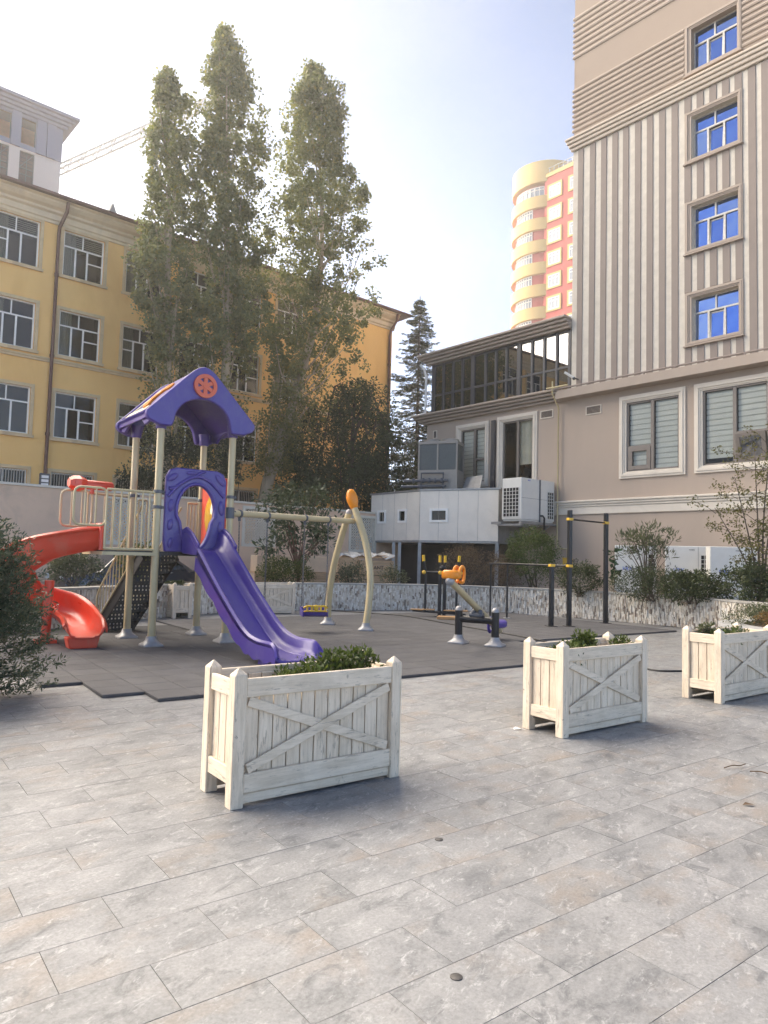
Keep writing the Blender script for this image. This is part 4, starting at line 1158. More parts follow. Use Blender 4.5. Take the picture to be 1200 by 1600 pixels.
# wheel emblem on the gables
def emblem(y, s_):
    em = MB(); ro_, ri = .19, .13
    n = 36
    cy = y
    em.ringplate([(ro_ * math.cos(2 * math.pi * k / n), ro_ * math.sin(2 * math.pi * k / n)) for k in range(n)], [(ri * math.cos(2 * math.pi * k / n), ri * math.sin(2 * math.pi * k / n)) for k in range(n)], 'y', y, y + s_ * .045)
    hub = [(.042 * math.cos(2 * math.pi * k / 18), .042 * math.sin(2 * math.pi * k / 18)) for k in range(18)]
    em.ext(hub, 'y', y, y + s_ * .040)
    for k in range(6):
        a = R(60 * k + 30); c, sn = math.cos(a), math.sin(a)
        q = [(r_ * c - w * sn, r_ * sn + w * c) for r_, w in ((.02, -.028), (.135, -.034), (.135, .034), (.02, .028))]
        em.ext(q, 'y', y, y + s_ * .032)
    return em
o = emblem(0, -1).build('wheel_emblem', 'coral_plastic', rf, 40, loc=(0, -.802, RZ + .63))
MB().ext([(.18 * math.cos(2 * math.pi * k / 24), .18 * math.sin(2 * math.pi * k / 24)) for k in range(24)], 'y', 0, -.006).build('emblem_back', 'purple_plastic', rf, loc=(0, -.801, RZ + .63))
emblem(0, 1).build('wheel_emblem', 'coral_plastic', rf, 40, loc=(0, .802, RZ + .66))
# raised motifs on the slopes: orange swirl, cream strips, ribbed eave
for s_ in (-1, 1):
    ang = math.atan2(.86, .86)
    def on_slope(t, y, h):   # t: 0 eave .. 1 ridge
        x = s_ * (.86 - .74 * t); z = RZ + .12 + .74 * t
        return Vector((x + s_ * h * .7, y, z + h * .7))
    mo = MB()
    path = [(.18, -.30), (.30, -.10), (.46, .02), (.62, .0), (.74, -.16), (.66, -.34)]
    pts = catmull([on_slope(t, y, .03) for t, y in path], 6)
    Vn = Vector((s_ * .707, 0, .707)); Vt = Vector((-s_ * .707, 0, .707))
    for k in range(len(pts) - 1): 
        d3 = (pts[k + 1] - pts[k]); wq = .05 + .06 * math.sin(math.pi * k / (len(pts) - 1)); sdq = d3.normalized().cross(Vn)
        mo.obox((pts[k] + pts[k + 1]) / 2, d3 * .62, sdq * wq, Vn * (.018 + .004 * math.sin(k)))
    mo.build('swirl_motif', 'orange_plastic', rf, 50)
    m2 = MB()
    m2.obox(on_slope(.12, .02, .012), Vector((-s_ * .045, 0, .045)), Vector((0, .50, 0)), Vector((s_ * .012, 0, .012)))
    m2.obox(on_slope(.5, .40, .010), Vector((-s_ * .22, 0, .22)), Vector((0, .05, 0)), Vector((s_ * .012, 0, .012)))
    m2.build('cream_motif', 'cream_plastic', rf)
    m3 = MB()
    for k in range(22): m3.obox(on_slope(.02, -.62 + k * .059, .01), Vector((-s_ * .03, 0, .03)), Vector((0, .014, 0)), Vector((s_ * .014, 0, .014)))
    m3.build('eave_ridges', 'purple_plastic', rf)
# deck
MB().box(-.66, .66, -.62, .66, DK - .06, DK).box(-1.36, -.661, -.62, .45, DK - .06, DK - .002).build('deck', 'black_powder', tower)
MB().box(-1.37, -.60, -.66, -.62, DK - .07, DK - .02).box(-1.40, -1.36, -.66, .47, DK - .07, DK - .02).build('deck_edge', 'tan_paint', tower)
# purple arch panel on the slide side
PZ0, PZ1 = DK + .0, DK + 1.32
no = 40
def rr_loop(hw, z0, z1, r, n):
    pts = []
    per_ = []
    corners = [(hw - r, z1 - r, 0), (-hw + r, z1 - r, 90), (-hw + .03, z0 + .03, 180), (hw - .03, z0 + .03, 270)]
    for cx_, cz_, a0 in corners:
        q = r if a0 < 180 else .03
        for k in range(5): a = R(a0 + 90 * k / 4); per_.append((cx_ + q * math.cos(a), cz_ + q * math.sin(a)))
    # resample evenly by angle around the hole centre
    return per_
def ray_loop(loop, c, n):
    out_ = []
    for k in range(n):
        a = 2 * math.pi * k / n; d = (math.cos(a), math.sin(a)); best = None
        for p, q in zip(loop, loop[1:] + loop[:1]):
            ex, ey = q[0] - p[0], q[1] - p[1]; den = d[0] * ey - d[1] * ex
            if abs(den) < 1e-9: continue
            t = ((p[0] - c[0]) * ey - (p[1] - c[1]) * ex) / den; u = ((p[0] - c[0]) * d[1] - (p[1] - c[1]) * d[0]) / den
            if t > 0 and -1e-6 <= u <= 1 + 1e-6: best = t if best is None else max(best, t)
        out_.append((c[0] + d[0] * best, c[1] + d[1] * best))
    return out_
cz = DK + .66
hole = [(.30 * math.cos(2 * math.pi * k / 40) * (1 if math.sin(2 * math.pi * k / 40) > -.3 else .86), cz + (.40 if math.sin(2 * math.pi * k / 40) > 0 else .60) * math.sin(2 * math.pi * k / 40)) for k in range(40)]
outer = ray_loop(rr_loop(.50, PZ0, PZ1, .16, 40), (0, cz), 40)
pan = MB().ringplate(outer, hole, 'y', -.655, -.575).build('arch_panel', 'purple_plastic', tower, 30, bevel=.022, seg=3)
rim = MB().tube([(x * 1.07, -.665, cz + (z - cz) * 1.05) for x, z in hole], .028, 8, closed=True).build('arch_rim', 'purple_plastic', pan, 60)
for x, z, a, l, w in ((-.40, PZ1 - .16, 35, .10, .05), (-.10, PZ1 - .07, 5, .09, .035), (.38, PZ1 - .15, -50, .12, .045), (-.41, PZ0 + .72, 85, .10, .05), (-.41, PZ0 + .42, 80, .09, .045), (-.40, PZ0 + .14, 80, .08, .04), (.42, PZ0 + .72, 95, .12, .05), (.42, PZ0 + .40, 95, .10, .045), (.40, PZ0 + .13, 95, .08, .04)):
    MB().ell((x, -.662, z), (l, .018, w), 14, 8, Matrix.Rotation(R(-a), 3, 'Y')).build('leaf_relief', 'purple_plastic', pan, 60)
bt = MB()
for pts in ([(-.46, PZ0 + .86), (-.30, PZ1 - .28), (-.05, PZ1 - .13), (.2, PZ1 - .18), (.46, PZ1 - .42)], [(-.05, PZ1 - .14), (.05, PZ1 - .06), (.12, PZ1 - .03)], [(-.33, PZ1 - .32), (-.45, PZ1 - .34)]):
    bt.tube(catmull([(x, -.66, z) for x, z in pts], 6), .028, 8)
bt.build('branch_relief', 'purple_plastic', pan, 60)
# red side panel with yellow bubble, on the swing side
hole2 = [(.30 * math.cos(2 * math.pi * k / 40), DK + .62 + .40 * math.sin(2 * math.pi * k / 40)) for k in range(40)]
outer2 = ray_loop(rr_loop(.50, PZ0, PZ1 - .06, .12, 40), (0, DK + .62), 40)
rp2 = MB().ringplate(outer2, hole2, 'x', .565, .655).build('side_panel', 'red_plastic', tower, 30, bevel=.02, seg=2)
MB().ell((.61, 0, DK + .62), (.14, .33, .43), 24, 14).build('bubble_window', 'bubble', rp2, 60)
MB().tube([(.66, p[0] * 1.06, DK + .62 + (p[1] - DK - .62) * 1.05) for p in hole2], .03, 8, closed=True).build('bubble_rim', 'red_plastic', rp2, 60)
# ---- chute cross-section swept along a path
def chute(path, width, wall_h, up_fn=None, ribs_=True, thick=.02, lip=.05, flare=None):
    n = len(path); vs = []; fs = []
    for i in range(n):
        p = Vector(path[i]); a = Vector(path[max(0, i - 1)]); b = Vector(path[min(n - 1, i + 1)])
        t = (b - a).normalized(); side = up_fn(i).cross(t) if up_fn else Vector((0, 0, 1)).cross(t)
        side = t.cross(Vector((0, 0, 1)) if not up_fn else up_fn(i)).normalized()
        u = side.cross(t).normalized()
        w = width if flare is None else width * flare(i / (n - 1))
        wl = wall_h(i / (n - 1)) if callable(wall_h) else (wall_h, wall_h)
        if not isinstance(wl, tuple): wl = (wl, wl)
        prof_ = []
        hwid = w / 2
        def side_prof(s, h):
            return [(s * (hwid + lip), h - .06), (s * (hwid + lip + .008), h - .02), (s * (hwid + lip * .6), h + .008), (s * (hwid + .006), h), (s * (hwid - .01), h - .03), (s * (hwid - .03), h * .45), (s * (hwid - .055), h * .18), (s * (hwid - .10), .02)]
        prof_ = side_prof(-1, wl[0])
        if ribs_:
            m_ = 13
            for k in range(m_):
                x_ = -(hwid - .12) + 2 * (hwid - .12) * k / (m_ - 1); prof_.append((x_, .008 if k % 2 else .0))
        else:
            for k in range(5): prof_.append((-(hwid - .12) + 2 * (hwid - .12) * k / 4, 0.))
        prof_ += side_prof(1, wl[1])[::-1]
        for x_, h_ in prof_: vs.append(p + side * x_ + u * h_)
    m_ = len(prof_)
    for i in range(n - 1):
        for k in range(m_ - 1): fs.append((i * m_ + k, i * m_ + k + 1, (i + 1) * m_ + k + 1, (i + 1) * m_ + k))
    return MB().add(vs, fs)
def solid(o, th):
    md = o.modifiers.new('thick', 'SOLIDIFY'); md.thickness = th; md.offset = -1
    return o
path = catmull([(0, -.52, DK + .05), (0, -.80, DK + .03), (0, -1.06, DK - .14), (0, -1.75, DK - .66), (0, -2.45, .28), (0, -2.85, .135), (0, -3.30, .115), (0, -3.48, .10)], 7)
sl = solid(chute(path, .54, lambda t: .30 - .10 * min(1, max(0, (t - .05) / .4)) if t < .86 else .20 - .15 * (t - .86) / .14, flare=lambda t: 1.04 if t < .8 else 1.04 + .22 * (t - .8) / .2).build('slide', 'purple_plastic', tower, 50), .022)
sl.location = (.6 * math.sin(R(5)) * 1., -.6 + .6 * math.cos(R(5)), 0); sl.rotation_euler = (0, 0, R(5))
# scalloped skirts below the rims and exit lip of the purple slide
for s_ in (-1, 1):
    sk = MB(); top = []; bot = []
    for k in range(15, 47):
        p = path[min(k, len(path) - 1)] if k < len(path) else path[-1]
        top.append(Vector((s_ * .335, p.y, p.z + .14))); bot.append(Vector((s_ * .335, p.y + .02, p.z - .03 - .045 * abs(math.sin(k * .75)))))
    n = len(top)
    sk.add(top + bot + [v + Vector((-s_ * .03, 0, 0)) for v in top] + [v + Vector((-s_ * .03, 0, 0)) for v in bot],
           [(k, k + 1, n + k + 1, n + k) for k in range(n - 1)] + [(2 * n + k, 3 * n + k, 3 * n + k + 1, 2 * n + k + 1) for k in range(n - 1)] + [(n + k, n + k + 1, 3 * n + k + 1, 3 * n + k) for k in range(n - 1)])
    sk.build('side_skirt', 'purple_plastic', sl, 50)
MB().tube([(-.36, -3.44, .12), (-.30, -3.50, .085), (0, -3.52, .075), (.30, -3.50, .085), (.36, -3.44, .12)], .035, 10).build('exit_lip', 'purple_plastic', sl, 60)
lt_ = MB()
for k in range(8): lt_.box(-.24 + k * .062, -.205 + k * .062, -3.545, -3.50, .05, .11)
lt_.build('lip_lettering', 'purple_plastic', sl)
MB().box(-.28, .28, -3.40, -2.9, 0.0, .09).build('foot_block', 'purple_plastic', sl)
for s_ in (-1, 1):
    MB().ext([(-.66, DK - .02), (-.66, DK + .36), (-.80, DK + .40), (-1.0, DK + .30), (-1.22, DK + .12), (-1.15, DK - .05)], 'x', s_ * .30, s_ * .335).build('entry_cheek', 'purple_plastic', sl, bevel=.02, seg=2)
# ---- red spiral slide off the side deck
sp = [(-1.30, -.08, DK + .02), (-1.60, -.08, DK - .03), (-2.00, -.04, DK - .16), (-2.32, .22, DK - .38), (-2.40, .62, DK - .60), (-2.20, .98, DK - .80), (-1.82, 1.08, DK - .98), (-1.52, .86, .36), (-1.42, .46, .24), (-1.47, .02, .19), (-1.52, -.34, .175), (-1.55, -.56, .17)]
spp = catmull(sp, 6)
def bank(i):
    t = i / (len(spp) - 1)
    p = Vector(spp[i]); c = Vector((-1.85, .45, p.z)); r = (c - p); r.z = 0
    k = .28 * math.sin(math.pi * min(1, max(0, (t - .08) / .9)))
    return (Vector((0, 0, 1)) + (r.normalized() * k if r.length > .05 else Vector((0, 0, 0)))).normalized()
rs = solid(chute(spp, .48, lambda t: (.34 - .08 * max(0, t - .3) / .5, .34 - .04 * max(0, t - .3) / .5) if t < .8 else (.26 - .14 * ((t - .8) / .2) ** 2, .30 - .12 * ((t - .8) / .2) ** 2), bank, ribs_=False, lip=.06).build('spiral_slide', 'red_plastic', tower, 50), .025)
MB().ext([(-1.74, 0.), (-1.36, 0.), (-1.32, .17), (-1.78, .17)], 'y', -.50, -.28).build('foot_block', 'red_plastic', rs, bevel=.015)
MB().tube([(-1.88, .42, 0), (-1.86, .42, .95)], .07, 12).build('support_post', 'red_plastic', rs, 40)
MB().box(-2.02, -1.74, .28, .56, 0, .05).build('support_foot', 'red_plastic', rs)
MB().tube([(-1.36, .28, DK + .0), (-1.36, .28, DK + .38), (-1.36, -.42, DK + .38), (-1.36, -.42, DK)], .03, 8).build('entry_hoop', 'red_plastic', rs, 50)
# ---- railings of the side deck
def rail(p, q, z0, z1, n, name='railing', r=.017):
    p, q = Vector(p), Vector(q); mb = MB()
    mb.tube([(*p.xy, z1), (*q.xy, z1)], r * 1.15, 8).tube([(*p.xy, z0), (*q.xy, z0)], r * 1.15, 8)
    for k in range(n + 1):
        c = p.lerp(q, k / n); mb.tube([(*c.xy, z0), (*c.xy, z1)], r * .8, 6)
    return mb.build(name, 'tan_paint', tower, 50)
rail((-.62, -.62, 0), (-1.36, -.62, 0), DK + .02, DK + .90, 7)
rail((-.66, .62, 0), (-1.36, .45, 0), DK + .02, DK + .90, 5)
rail((-.50, .62, 0), (-.36, .62, 0), DK + .02, DK + .86, 2)
rail((.36, .62, 0), (.54, .62, 0), DK + .02, DK + .86, 3)
def loop(x0, x1, y, z0, z1, name='grab_rail'):
    c = .09; pts = []
    for cx_, cz_, a0 in ((x1 - c, z1 - c, 0), (x0 + c, z1 - c, 90), (x0 + c, z0 + c, 180), (x1 - c, z0 + c, 270)):
        for k in range(4): a = R(a0 + 90 * k / 3); pts.append((cx_ + c * math.cos(a), y, cz_ + c * math.sin(a)))
    m = MB().tube(pts, .018, 8, closed=True)
    for k in (1, 2): m.tube([(x0 + (x1 - x0) * k / 3, y, z0), (x0 + (x1 - x0) * k / 3, y, z1)], .012, 6)
    return m.build(name, 'tan_paint', tower, 50)
loop(-1.78, -1.32, -.47, DK + .36, DK + .92); loop(-1.78, -1.32, .34, DK + .36, DK + .92)
# toy telescope on the rail
te = MB().lathe([(.06, 0), (.075, .02), (.075, .44), (.06, .46)], seg=14)
ts = put('toy_telescope', None, tower, (-1.42, .30, DK + 1.02))
b_ = te.build('telescope_tube', 'red_plastic', ts, 40); b_.rotation_euler = (0, R(90), R(8)); b_.location = (-.05, 0, 0)
h_ = MB().lathe([(.075, -.16), (.115, -.10), (.125, .0), (.085, .10), (.04, .14)], seg=6).build('telescope_hood', 'red_plastic', ts); h_.rotation_euler = (0, R(90), R(8)); h_.location = (-.12, -.01, .01)
MB().tube([(.08, 0, -.14), (.08, 0, .0)], .03, 8).build('telescope_stand', 'red_plastic', ts, 40)
# ---- perforated stair at the back
st = put('stair', None, tower, (-.10, .62, 0)); st.rotation_euler = (0, 0, R(9))
nst = 8; run, rise = 1.55, DK
for k in range(nst):
    z = rise - rise / nst * (k + 1); y = .02 + run / nst * k
    put('tread', cached('tread', lambda: MB().box(-.31, .31, 0, run / nst + .03, -.02, 0).box(-.31, .31, 0, .02, -.0, .17).mesh('tread', 'perforated_sheet')), st, (0, y, z + .0))
for s_ in (-1, 1): MB().beam((s_ * .325, .0, rise - .06), (s_ * .325, run, .02), .02, .20, (0, 0, 1)).build('stringer', 'black_powder', st)
for s_ in (-1, 1):
    m = MB().tube([(s_ * .36, -.02, rise + .78), (s_ * .36, run * .93, .76), (s_ * .36, run, .60), (s_ * .36, run, .06)], .018, 8).tube([(s_ * .36, .0, rise + .08), (s_ * .36, run, .12)], .014, 8)
    for k in range(1, 13): f_ = k / 13; m.tube([(s_ * .36, run * f_, rise * (1 - f_) + .08 * (1 - f_) + .12 * f_), (s_ * .36, run * f_, (rise + .78) * (1 - f_) + .70 * f_)], .010, 6)
    m.build('hand_rail', 'tan_paint', st, 50)

# ------------------------------------------------------------------ swing frame and swings
sw = thing('swing_stand', 'tan swing beam with a curved two-leg frame and orange tip joined to the tower', 'swing', (0, 0, TZ))
A = Vector((-2.50, 11.65, 2.10)); B = Vector((-.62, 14.45, 2.16))
MB().tube([A, B], .055, 14).build('top_beam', 'tan_paint', sw, 40)
MB().lathe([(.075, -.09), (.075, .09)], (A.x - .03, A.y - .05, A.z), 14).build('beam_clamp', 'dark_clamp', sw, 40)
legF = catmull([(-.30, 14.02, .08), (-.25, 14.06, .55), (-.24, 14.12, 1.1), (-.36, 14.25, 1.75), (-.60, 14.42, 2.42)], 6)
legB = catmull([(-1.13, 15.09, .08), (-1.11, 15.03, .6), (-1.03, 14.90, 1.2), (-.88, 14.70, 1.8), (-.72, 14.55, 2.33)], 6)
l1 = MB().tube(legF, .068, 14).build('leg', 'tan_paint', sw, 50); l2 = MB().tube(legB, .068, 14).build('leg', 'tan_paint', sw, 50)
shoe(l1, -.30, 14.02); shoe(l2, -1.13, 15.09)
MB().ell((-.72, 14.55, 2.34), (.072, .072, .075)).build('leg_cap', 'grey_cast', l2, 60)
tip = MB(); ax = Matrix.Rotation(R(-14), 3, 'Y')
vs = []; fs = []; n = 16
prof = [(.0, -.03), (.07, -.01), (.085, .04), (.115, .14), (.118, .22), (.098, .31), (.06, .38), (.0, .405)]
for r, z in prof:
    for k in range(n):
        a = 2 * math.pi * k / n; vs.append(ax @ Vector((r * math.cos(a), r * math.sin(a) * .8, z)) + Vector((-.61, 14.43, 2.43)))
for i in range(len(prof) - 1):
    for k in range(n): fs.append((i * n + k, i * n + (k + 1) % n, (i + 1) * n + (k + 1) % n, (i + 1) * n + k))
tip.add(vs, fs).build('leg_tip', 'orange_plastic', l1, 60)
cl = MB()
bd = (B - A).normalized()
for t in (.05, .25, .548, .756):
    p = A.lerp(B, t); m = MB().tube([p - bd * .02, p + bd * .02], .068, 12); m.box(p.x - .02, p.x + .02, p.y - .02, p.y + .02, p.z - .12, p.z - .05); m.build('hanger_clamp', 'dark_clamp', sw, 40)
def swing(t0, t1, label, seatz):
    p0, p1 = A.lerp(B, t0), A.lerp(B, t1); c = (p0 + p1) / 2
    yaw = math.atan2(bd.y, bd.x)
    s = thing('bucket_swing', label, 'swing', (c.x, c.y, TZ), yaw, 'swing seats under the tan beam')
    w = .21
    seat = MB()
    pro = [(-.20, .12), (-.19, .03), (-.14, .0), (.14, .0), (.20, .03), (.235, .16), (.20, .17), (.175, .06), (.12, .035), (-.12, .035), (-.165, .055), (-.175, .12)]
    seat.ext(pro, 'x', -w, w)
    for s_ in (-1, 1): seat.ext([(-.20, .0), (.22, .0), (.235, .17), (.05, .11), (-.2, .13)], 'x', s_ * w, s_ * (w + .03))
    tw = R(-42); Rz = Matrix.Rotation(tw, 3, 'Z')
    so = seat.build('seat', 'purple_plastic', s, 40, loc=(0, 0, seatz), rotz=tw, bevel=.012, seg=2)
    bar = MB().tube([(-w - .01, -.19, .17), (-w + .04, -.23, .20), (w - .04, -.23, .20), (w + .01, -.19, .17)], .018, 8).tube([(-w - .01, -.19, .10), (-w + .04, -.23, .11), (w - .04, -.23, .11), (w + .01, -.19, .10)], .014, 8)
    for k in range(5): bar.box(-w + .03 + k * .085, -w + .065 + k * .085, -.245, -.215, .10, .21)
    bar.ell((0, -.24, .17), (.05, .02, .06)); bar.build('safety_bar', 'yellow_plastic', so, 40)
    for s_ in (-1, 1):
        xp = s_ * (p1 - p0).length / 2
        for yy in (-.17, .19):
            ch = MB(); q0 = Vector((xp, 0, c.z - .11)); q1 = Rz @ Vector((s_ * (w + .015), yy, 0)) + Vector((0, 0, seatz + .15)); j = Rz @ Vector((s_ * (w + .02), yy * .2, 0)) + Vector((0, 0, seatz + .62))
            for a_, b_ in ((q0, j), (j, q1)):
                nl = int((b_ - a_).length / .05)
                d_ = (b_ - a_).normalized()
                for k in range(nl):
                    u_ = a_.lerp(b_, (k + .5) / nl); sd = d_.cross(Vector((1, 0, 0) if k % 2 else (0, 1, 0))).normalized()
                    ch.tube([u_ - d_ * .03, u_ - d_ * .015 + sd * .011, u_ + d_ * .015 + sd * .011, u_ + d_ * .03, u_ + d_ * .015 - sd * .011, u_ - d_ * .015 - sd * .011], .0042, 4, closed=True)
            ch.build('chain', 'chain_steel', s)
swing(.548, .756, 'purple bucket swing with yellow safety bar hanging beside the curved legs', .30)
swing(.05, .25, 'purple bucket swing hanging behind the purple slide near the tower', .30)

# ------------------------------------------------------------------ seesaw
see = thing('seesaw', 'seesaw with black H frame, tan beam and one raised orange seat', 'seesaw', (1.63, 12.155, TZ), R(-28))
# local x runs along the cross bar, local y along the beam (away from the camera)
fr_ = MB().lathe([(.065, .1), (.065, .57)], (-.33, 0, 0), 16).lathe([(.065, .1), (.065, .57)], (.33, 0, 0), 16).tube([(-.33, 0, .42), (.33, 0, .42)], .06, 14).build('frame', 'black_powder', see, 40)
for s_ in (-1, 1):
    MB().lathe([(.068, .565), (.068, .58), (.055, .615), (.03, .635), (.0, .64)], (s_ * .33, 0, 0), 16).build('post_cap', 'grey_cast', fr_, 60); shoe(fr_, s_ * .33, 0)
hi, lo = Vector((0, -1.22, 1.10)), Vector((0, 1.22, .14))
bm_ = MB().tube([hi, lo], .055, 14).build('beam', 'tan_paint', see, 40)
MB().ell(hi, (.075, .075, .075)).build('beam_cap', 'grey_cast', bm_, 60)
piv = MB().ell((-.06, 0, .54), (.045, .05, .06)).ell((.06, 0, .54), (.045, .05, .06)).tube([(-.12, 0, .50), (.12, 0, .50)], .05, 10); piv.build('pivot', 'dark_clamp', see, 40)
def seesaw_seat(p, d, m, name):
    # a saddle with a looped handle towards the pivot
    s = MB(); up = Vector((0, 0, 1)); f_ = Vector((0, d, 0)); 
    sec = []
    for t, w, h0, h1 in ((-.16, .09, .06, .17), (-.12, .14, .05, .19), (-.02, .16, .05, .175), (.08, .12, .05, .16), (.16, .07, .04, .17), (.19, .055, .06, .15)):
        for x_, z_ in ((-w, h0 + .02), (-w * .8, h0), (w * .8, h0), (w, h0 + .02), (w, h1 - .03), (w * .7, h1), (-w * .7, h1), (-w, h1 - .03)): sec.append(p + Vector((x_, t * d, z_ - t * d * (-.39) * 0)))
    n = 8
    s.add(sec, [(i * n + k, i * n + (k + 1) % n, (i + 1) * n + (k + 1) % n, (i + 1) * n + k) for i in range(5) for k in range(n)] + [tuple(range(n)), tuple(40 + k for k in range(n))])
    so = s.build('seat', m, see, 60, bevel=.02, seg=2)
    pts = [p + Vector((.0, d * y_, z_)) for y_, z_ in ((.15, .10), (.20, .21), (.29, .24), (.36, .18), (.36, .06), (.30, -.01), (.20, .0))]
    for sx in (-.05, .05): MB().tube([q + Vector((sx, 0, 0)) for q in catmull(pts, 4)], .028, 8).build('handle', m, so, 60)
    return so
seesaw_seat(hi + Vector((0, .10, -.02)), 1, 'orange_plastic', 'a'); seesaw_seat(lo + Vector((0, -.12, .02)), -1, 'purple_plastic', 'b')

# ------------------------------------------------------------------ double air walker
fit = thing('air_walker', 'black double air walker exercise machine with yellow grips and wooden foot boards', 'exercise machine', (1.50, 17.75, TZ), R(-12))
po = MB()
for x in (-.06, .06): po.lathe([(.045, 0), (.045, 1.16)], (x, 0, 0), 12)
po.box(-.16, .16, -.12, .12, 0, .02).build('post', 'black_powder', fit, 40)
cb = MB().tube([(-.46, 0, 1.10), (.46, 0, 1.10)], .032, 10); cb.ell((0, 0, 1.22), (.09, .05, .06)); cbo = cb.build('cross_bar', 'black_powder', fit, 40)
for x in (-.46, -.05, .46): MB().ell((x, -.05, 1.10), (.05, .035, .05)).build('bearing_cap', 'yellow_clamp', cbo, 60)
for x, lean in ((-.42, -.05), (.36, .05)):
    ar = MB().tube([(x, 0, .12), (x, 0, 1.08), (x + lean, -.02, 1.38)], .030, 10); ar.build('swing_arm', 'black_powder', fit, 40)
    for y in (-.04,): MB().tube([(x + lean, -.02, 1.38), (x + lean * 1.3, -.03, 1.53)], .036, 10).build('grip', 'yellow_plastic', fit, 40)
for x in (-.05, .05):
    MB().tube([(x * .6, 0, 1.16), (x * 1.6, -.02, 1.36)], .018, 8).build('handle', 'black_powder', fit, 40)
    MB().tube([(x * 1.3, -.02, 1.36), (x * 1.3, -.02, 1.53)], .034, 10).build('grip', 'yellow_plastic', fit, 40)
MB().beam((-.72, -.10, .14), (.60, .0, .08), .06, .045).beam((-.30, .06, .12), (.5, .1, .12), .05, .04).build('foot_beam', 'black_powder', fit)
for x, y in ((-.60, -.10), (-.34, .03), (.22, -.03), (.50, .04)): MB().box(x - .16, x + .16, y - .07, y + .07, .155, .185).build('foot_board', 'worn_wood', fit, bevel=.008)
stp = MB().box(-.02, .42, -.75, -.45, .0, .075).build('wooden_step', 'worn_wood', fit, bevel=.01)

# ------------------------------------------------------------------ pull-up and parallel bars
bars = thing('pull_up_bars', 'black pull-up frame with yellow clamps joined to low parallel bars', 'exercise bars', (0, 0, TZ))
def sqpost(x, y, h, w=.045):
    p = MB().box(-w, w, -w, w, 0, h).build('post', 'black_powder', bars, loc=(x, y, 0), rotz=R(20), bevel=.008)
    MB().box(-.10, .10, -.10, .10, 0, .012).build('foot_plate', 'black_powder', p)
    return p
pA = sqpost(4.24, 16.10, 2.63); pB = sqpost(5.41, 17.20, 2.66); pC = sqpost(3.81, 15.99, 1.41)
MB().tube([(4.24, 16.10, 2.42), (5.41, 17.20, 2.42)], .02, 10).build('high_bar', 'black_powder', bars, 40)
for p, z in ((pA, 2.42), (pB, 2.42), (pA, 1.36), (pC, 1.36)): MB().box(-.058, .058, -.058, .058, z - .03, z + .03).build('clamp', 'yellow_clamp', p, bevel=.006)
def rbar(x0, y0, x1, y1, z):
    d = Vector((x1 - x0, y1 - y0, 0)).normalized() * .12
    pts = [Vector((x0, y0, 0)), Vector((x0, y0, z - .12)), Vector((x0, y0, z - .035)) + d * .3, Vector((x0, y0, z)) + d, Vector((x1, y1, z))]
    MB().tube(catmull(pts, 4), .024, 10).build('parallel_bar', 'black_powder', bars, 50)
    MB().box(x0 - .08, x0 + .08, y0 - .08, y0 + .08, 0, .012).build('foot_plate', 'grey_cast', bars)
rbar(2.80, 18.35, 3.81, 15.99, 1.36); rbar(3.16, 17.95, 4.24, 16.10, 1.36)
# loose cable across the mat
cab = catmull([(-1.5, 19.2, .012), (-1.1, 18.9, .03), (.07, 18.05, MATZ + .012), (.70, 17.45, MATZ + .012), (1.73, 15.35, MATZ + .012), (2.68, 13.5, MATZ + .012), (3.3, 11.6, MATZ + .012), (3.72, 10.05, .012), (4.17, 9.9, .012), (5.2, 10.1, .012)], 8)
tag(MB().tube(cab, .014, 6).build('cable', 'cable_black', None, 60), 'black cable lying loose across the grey rubber mat', 'cable')
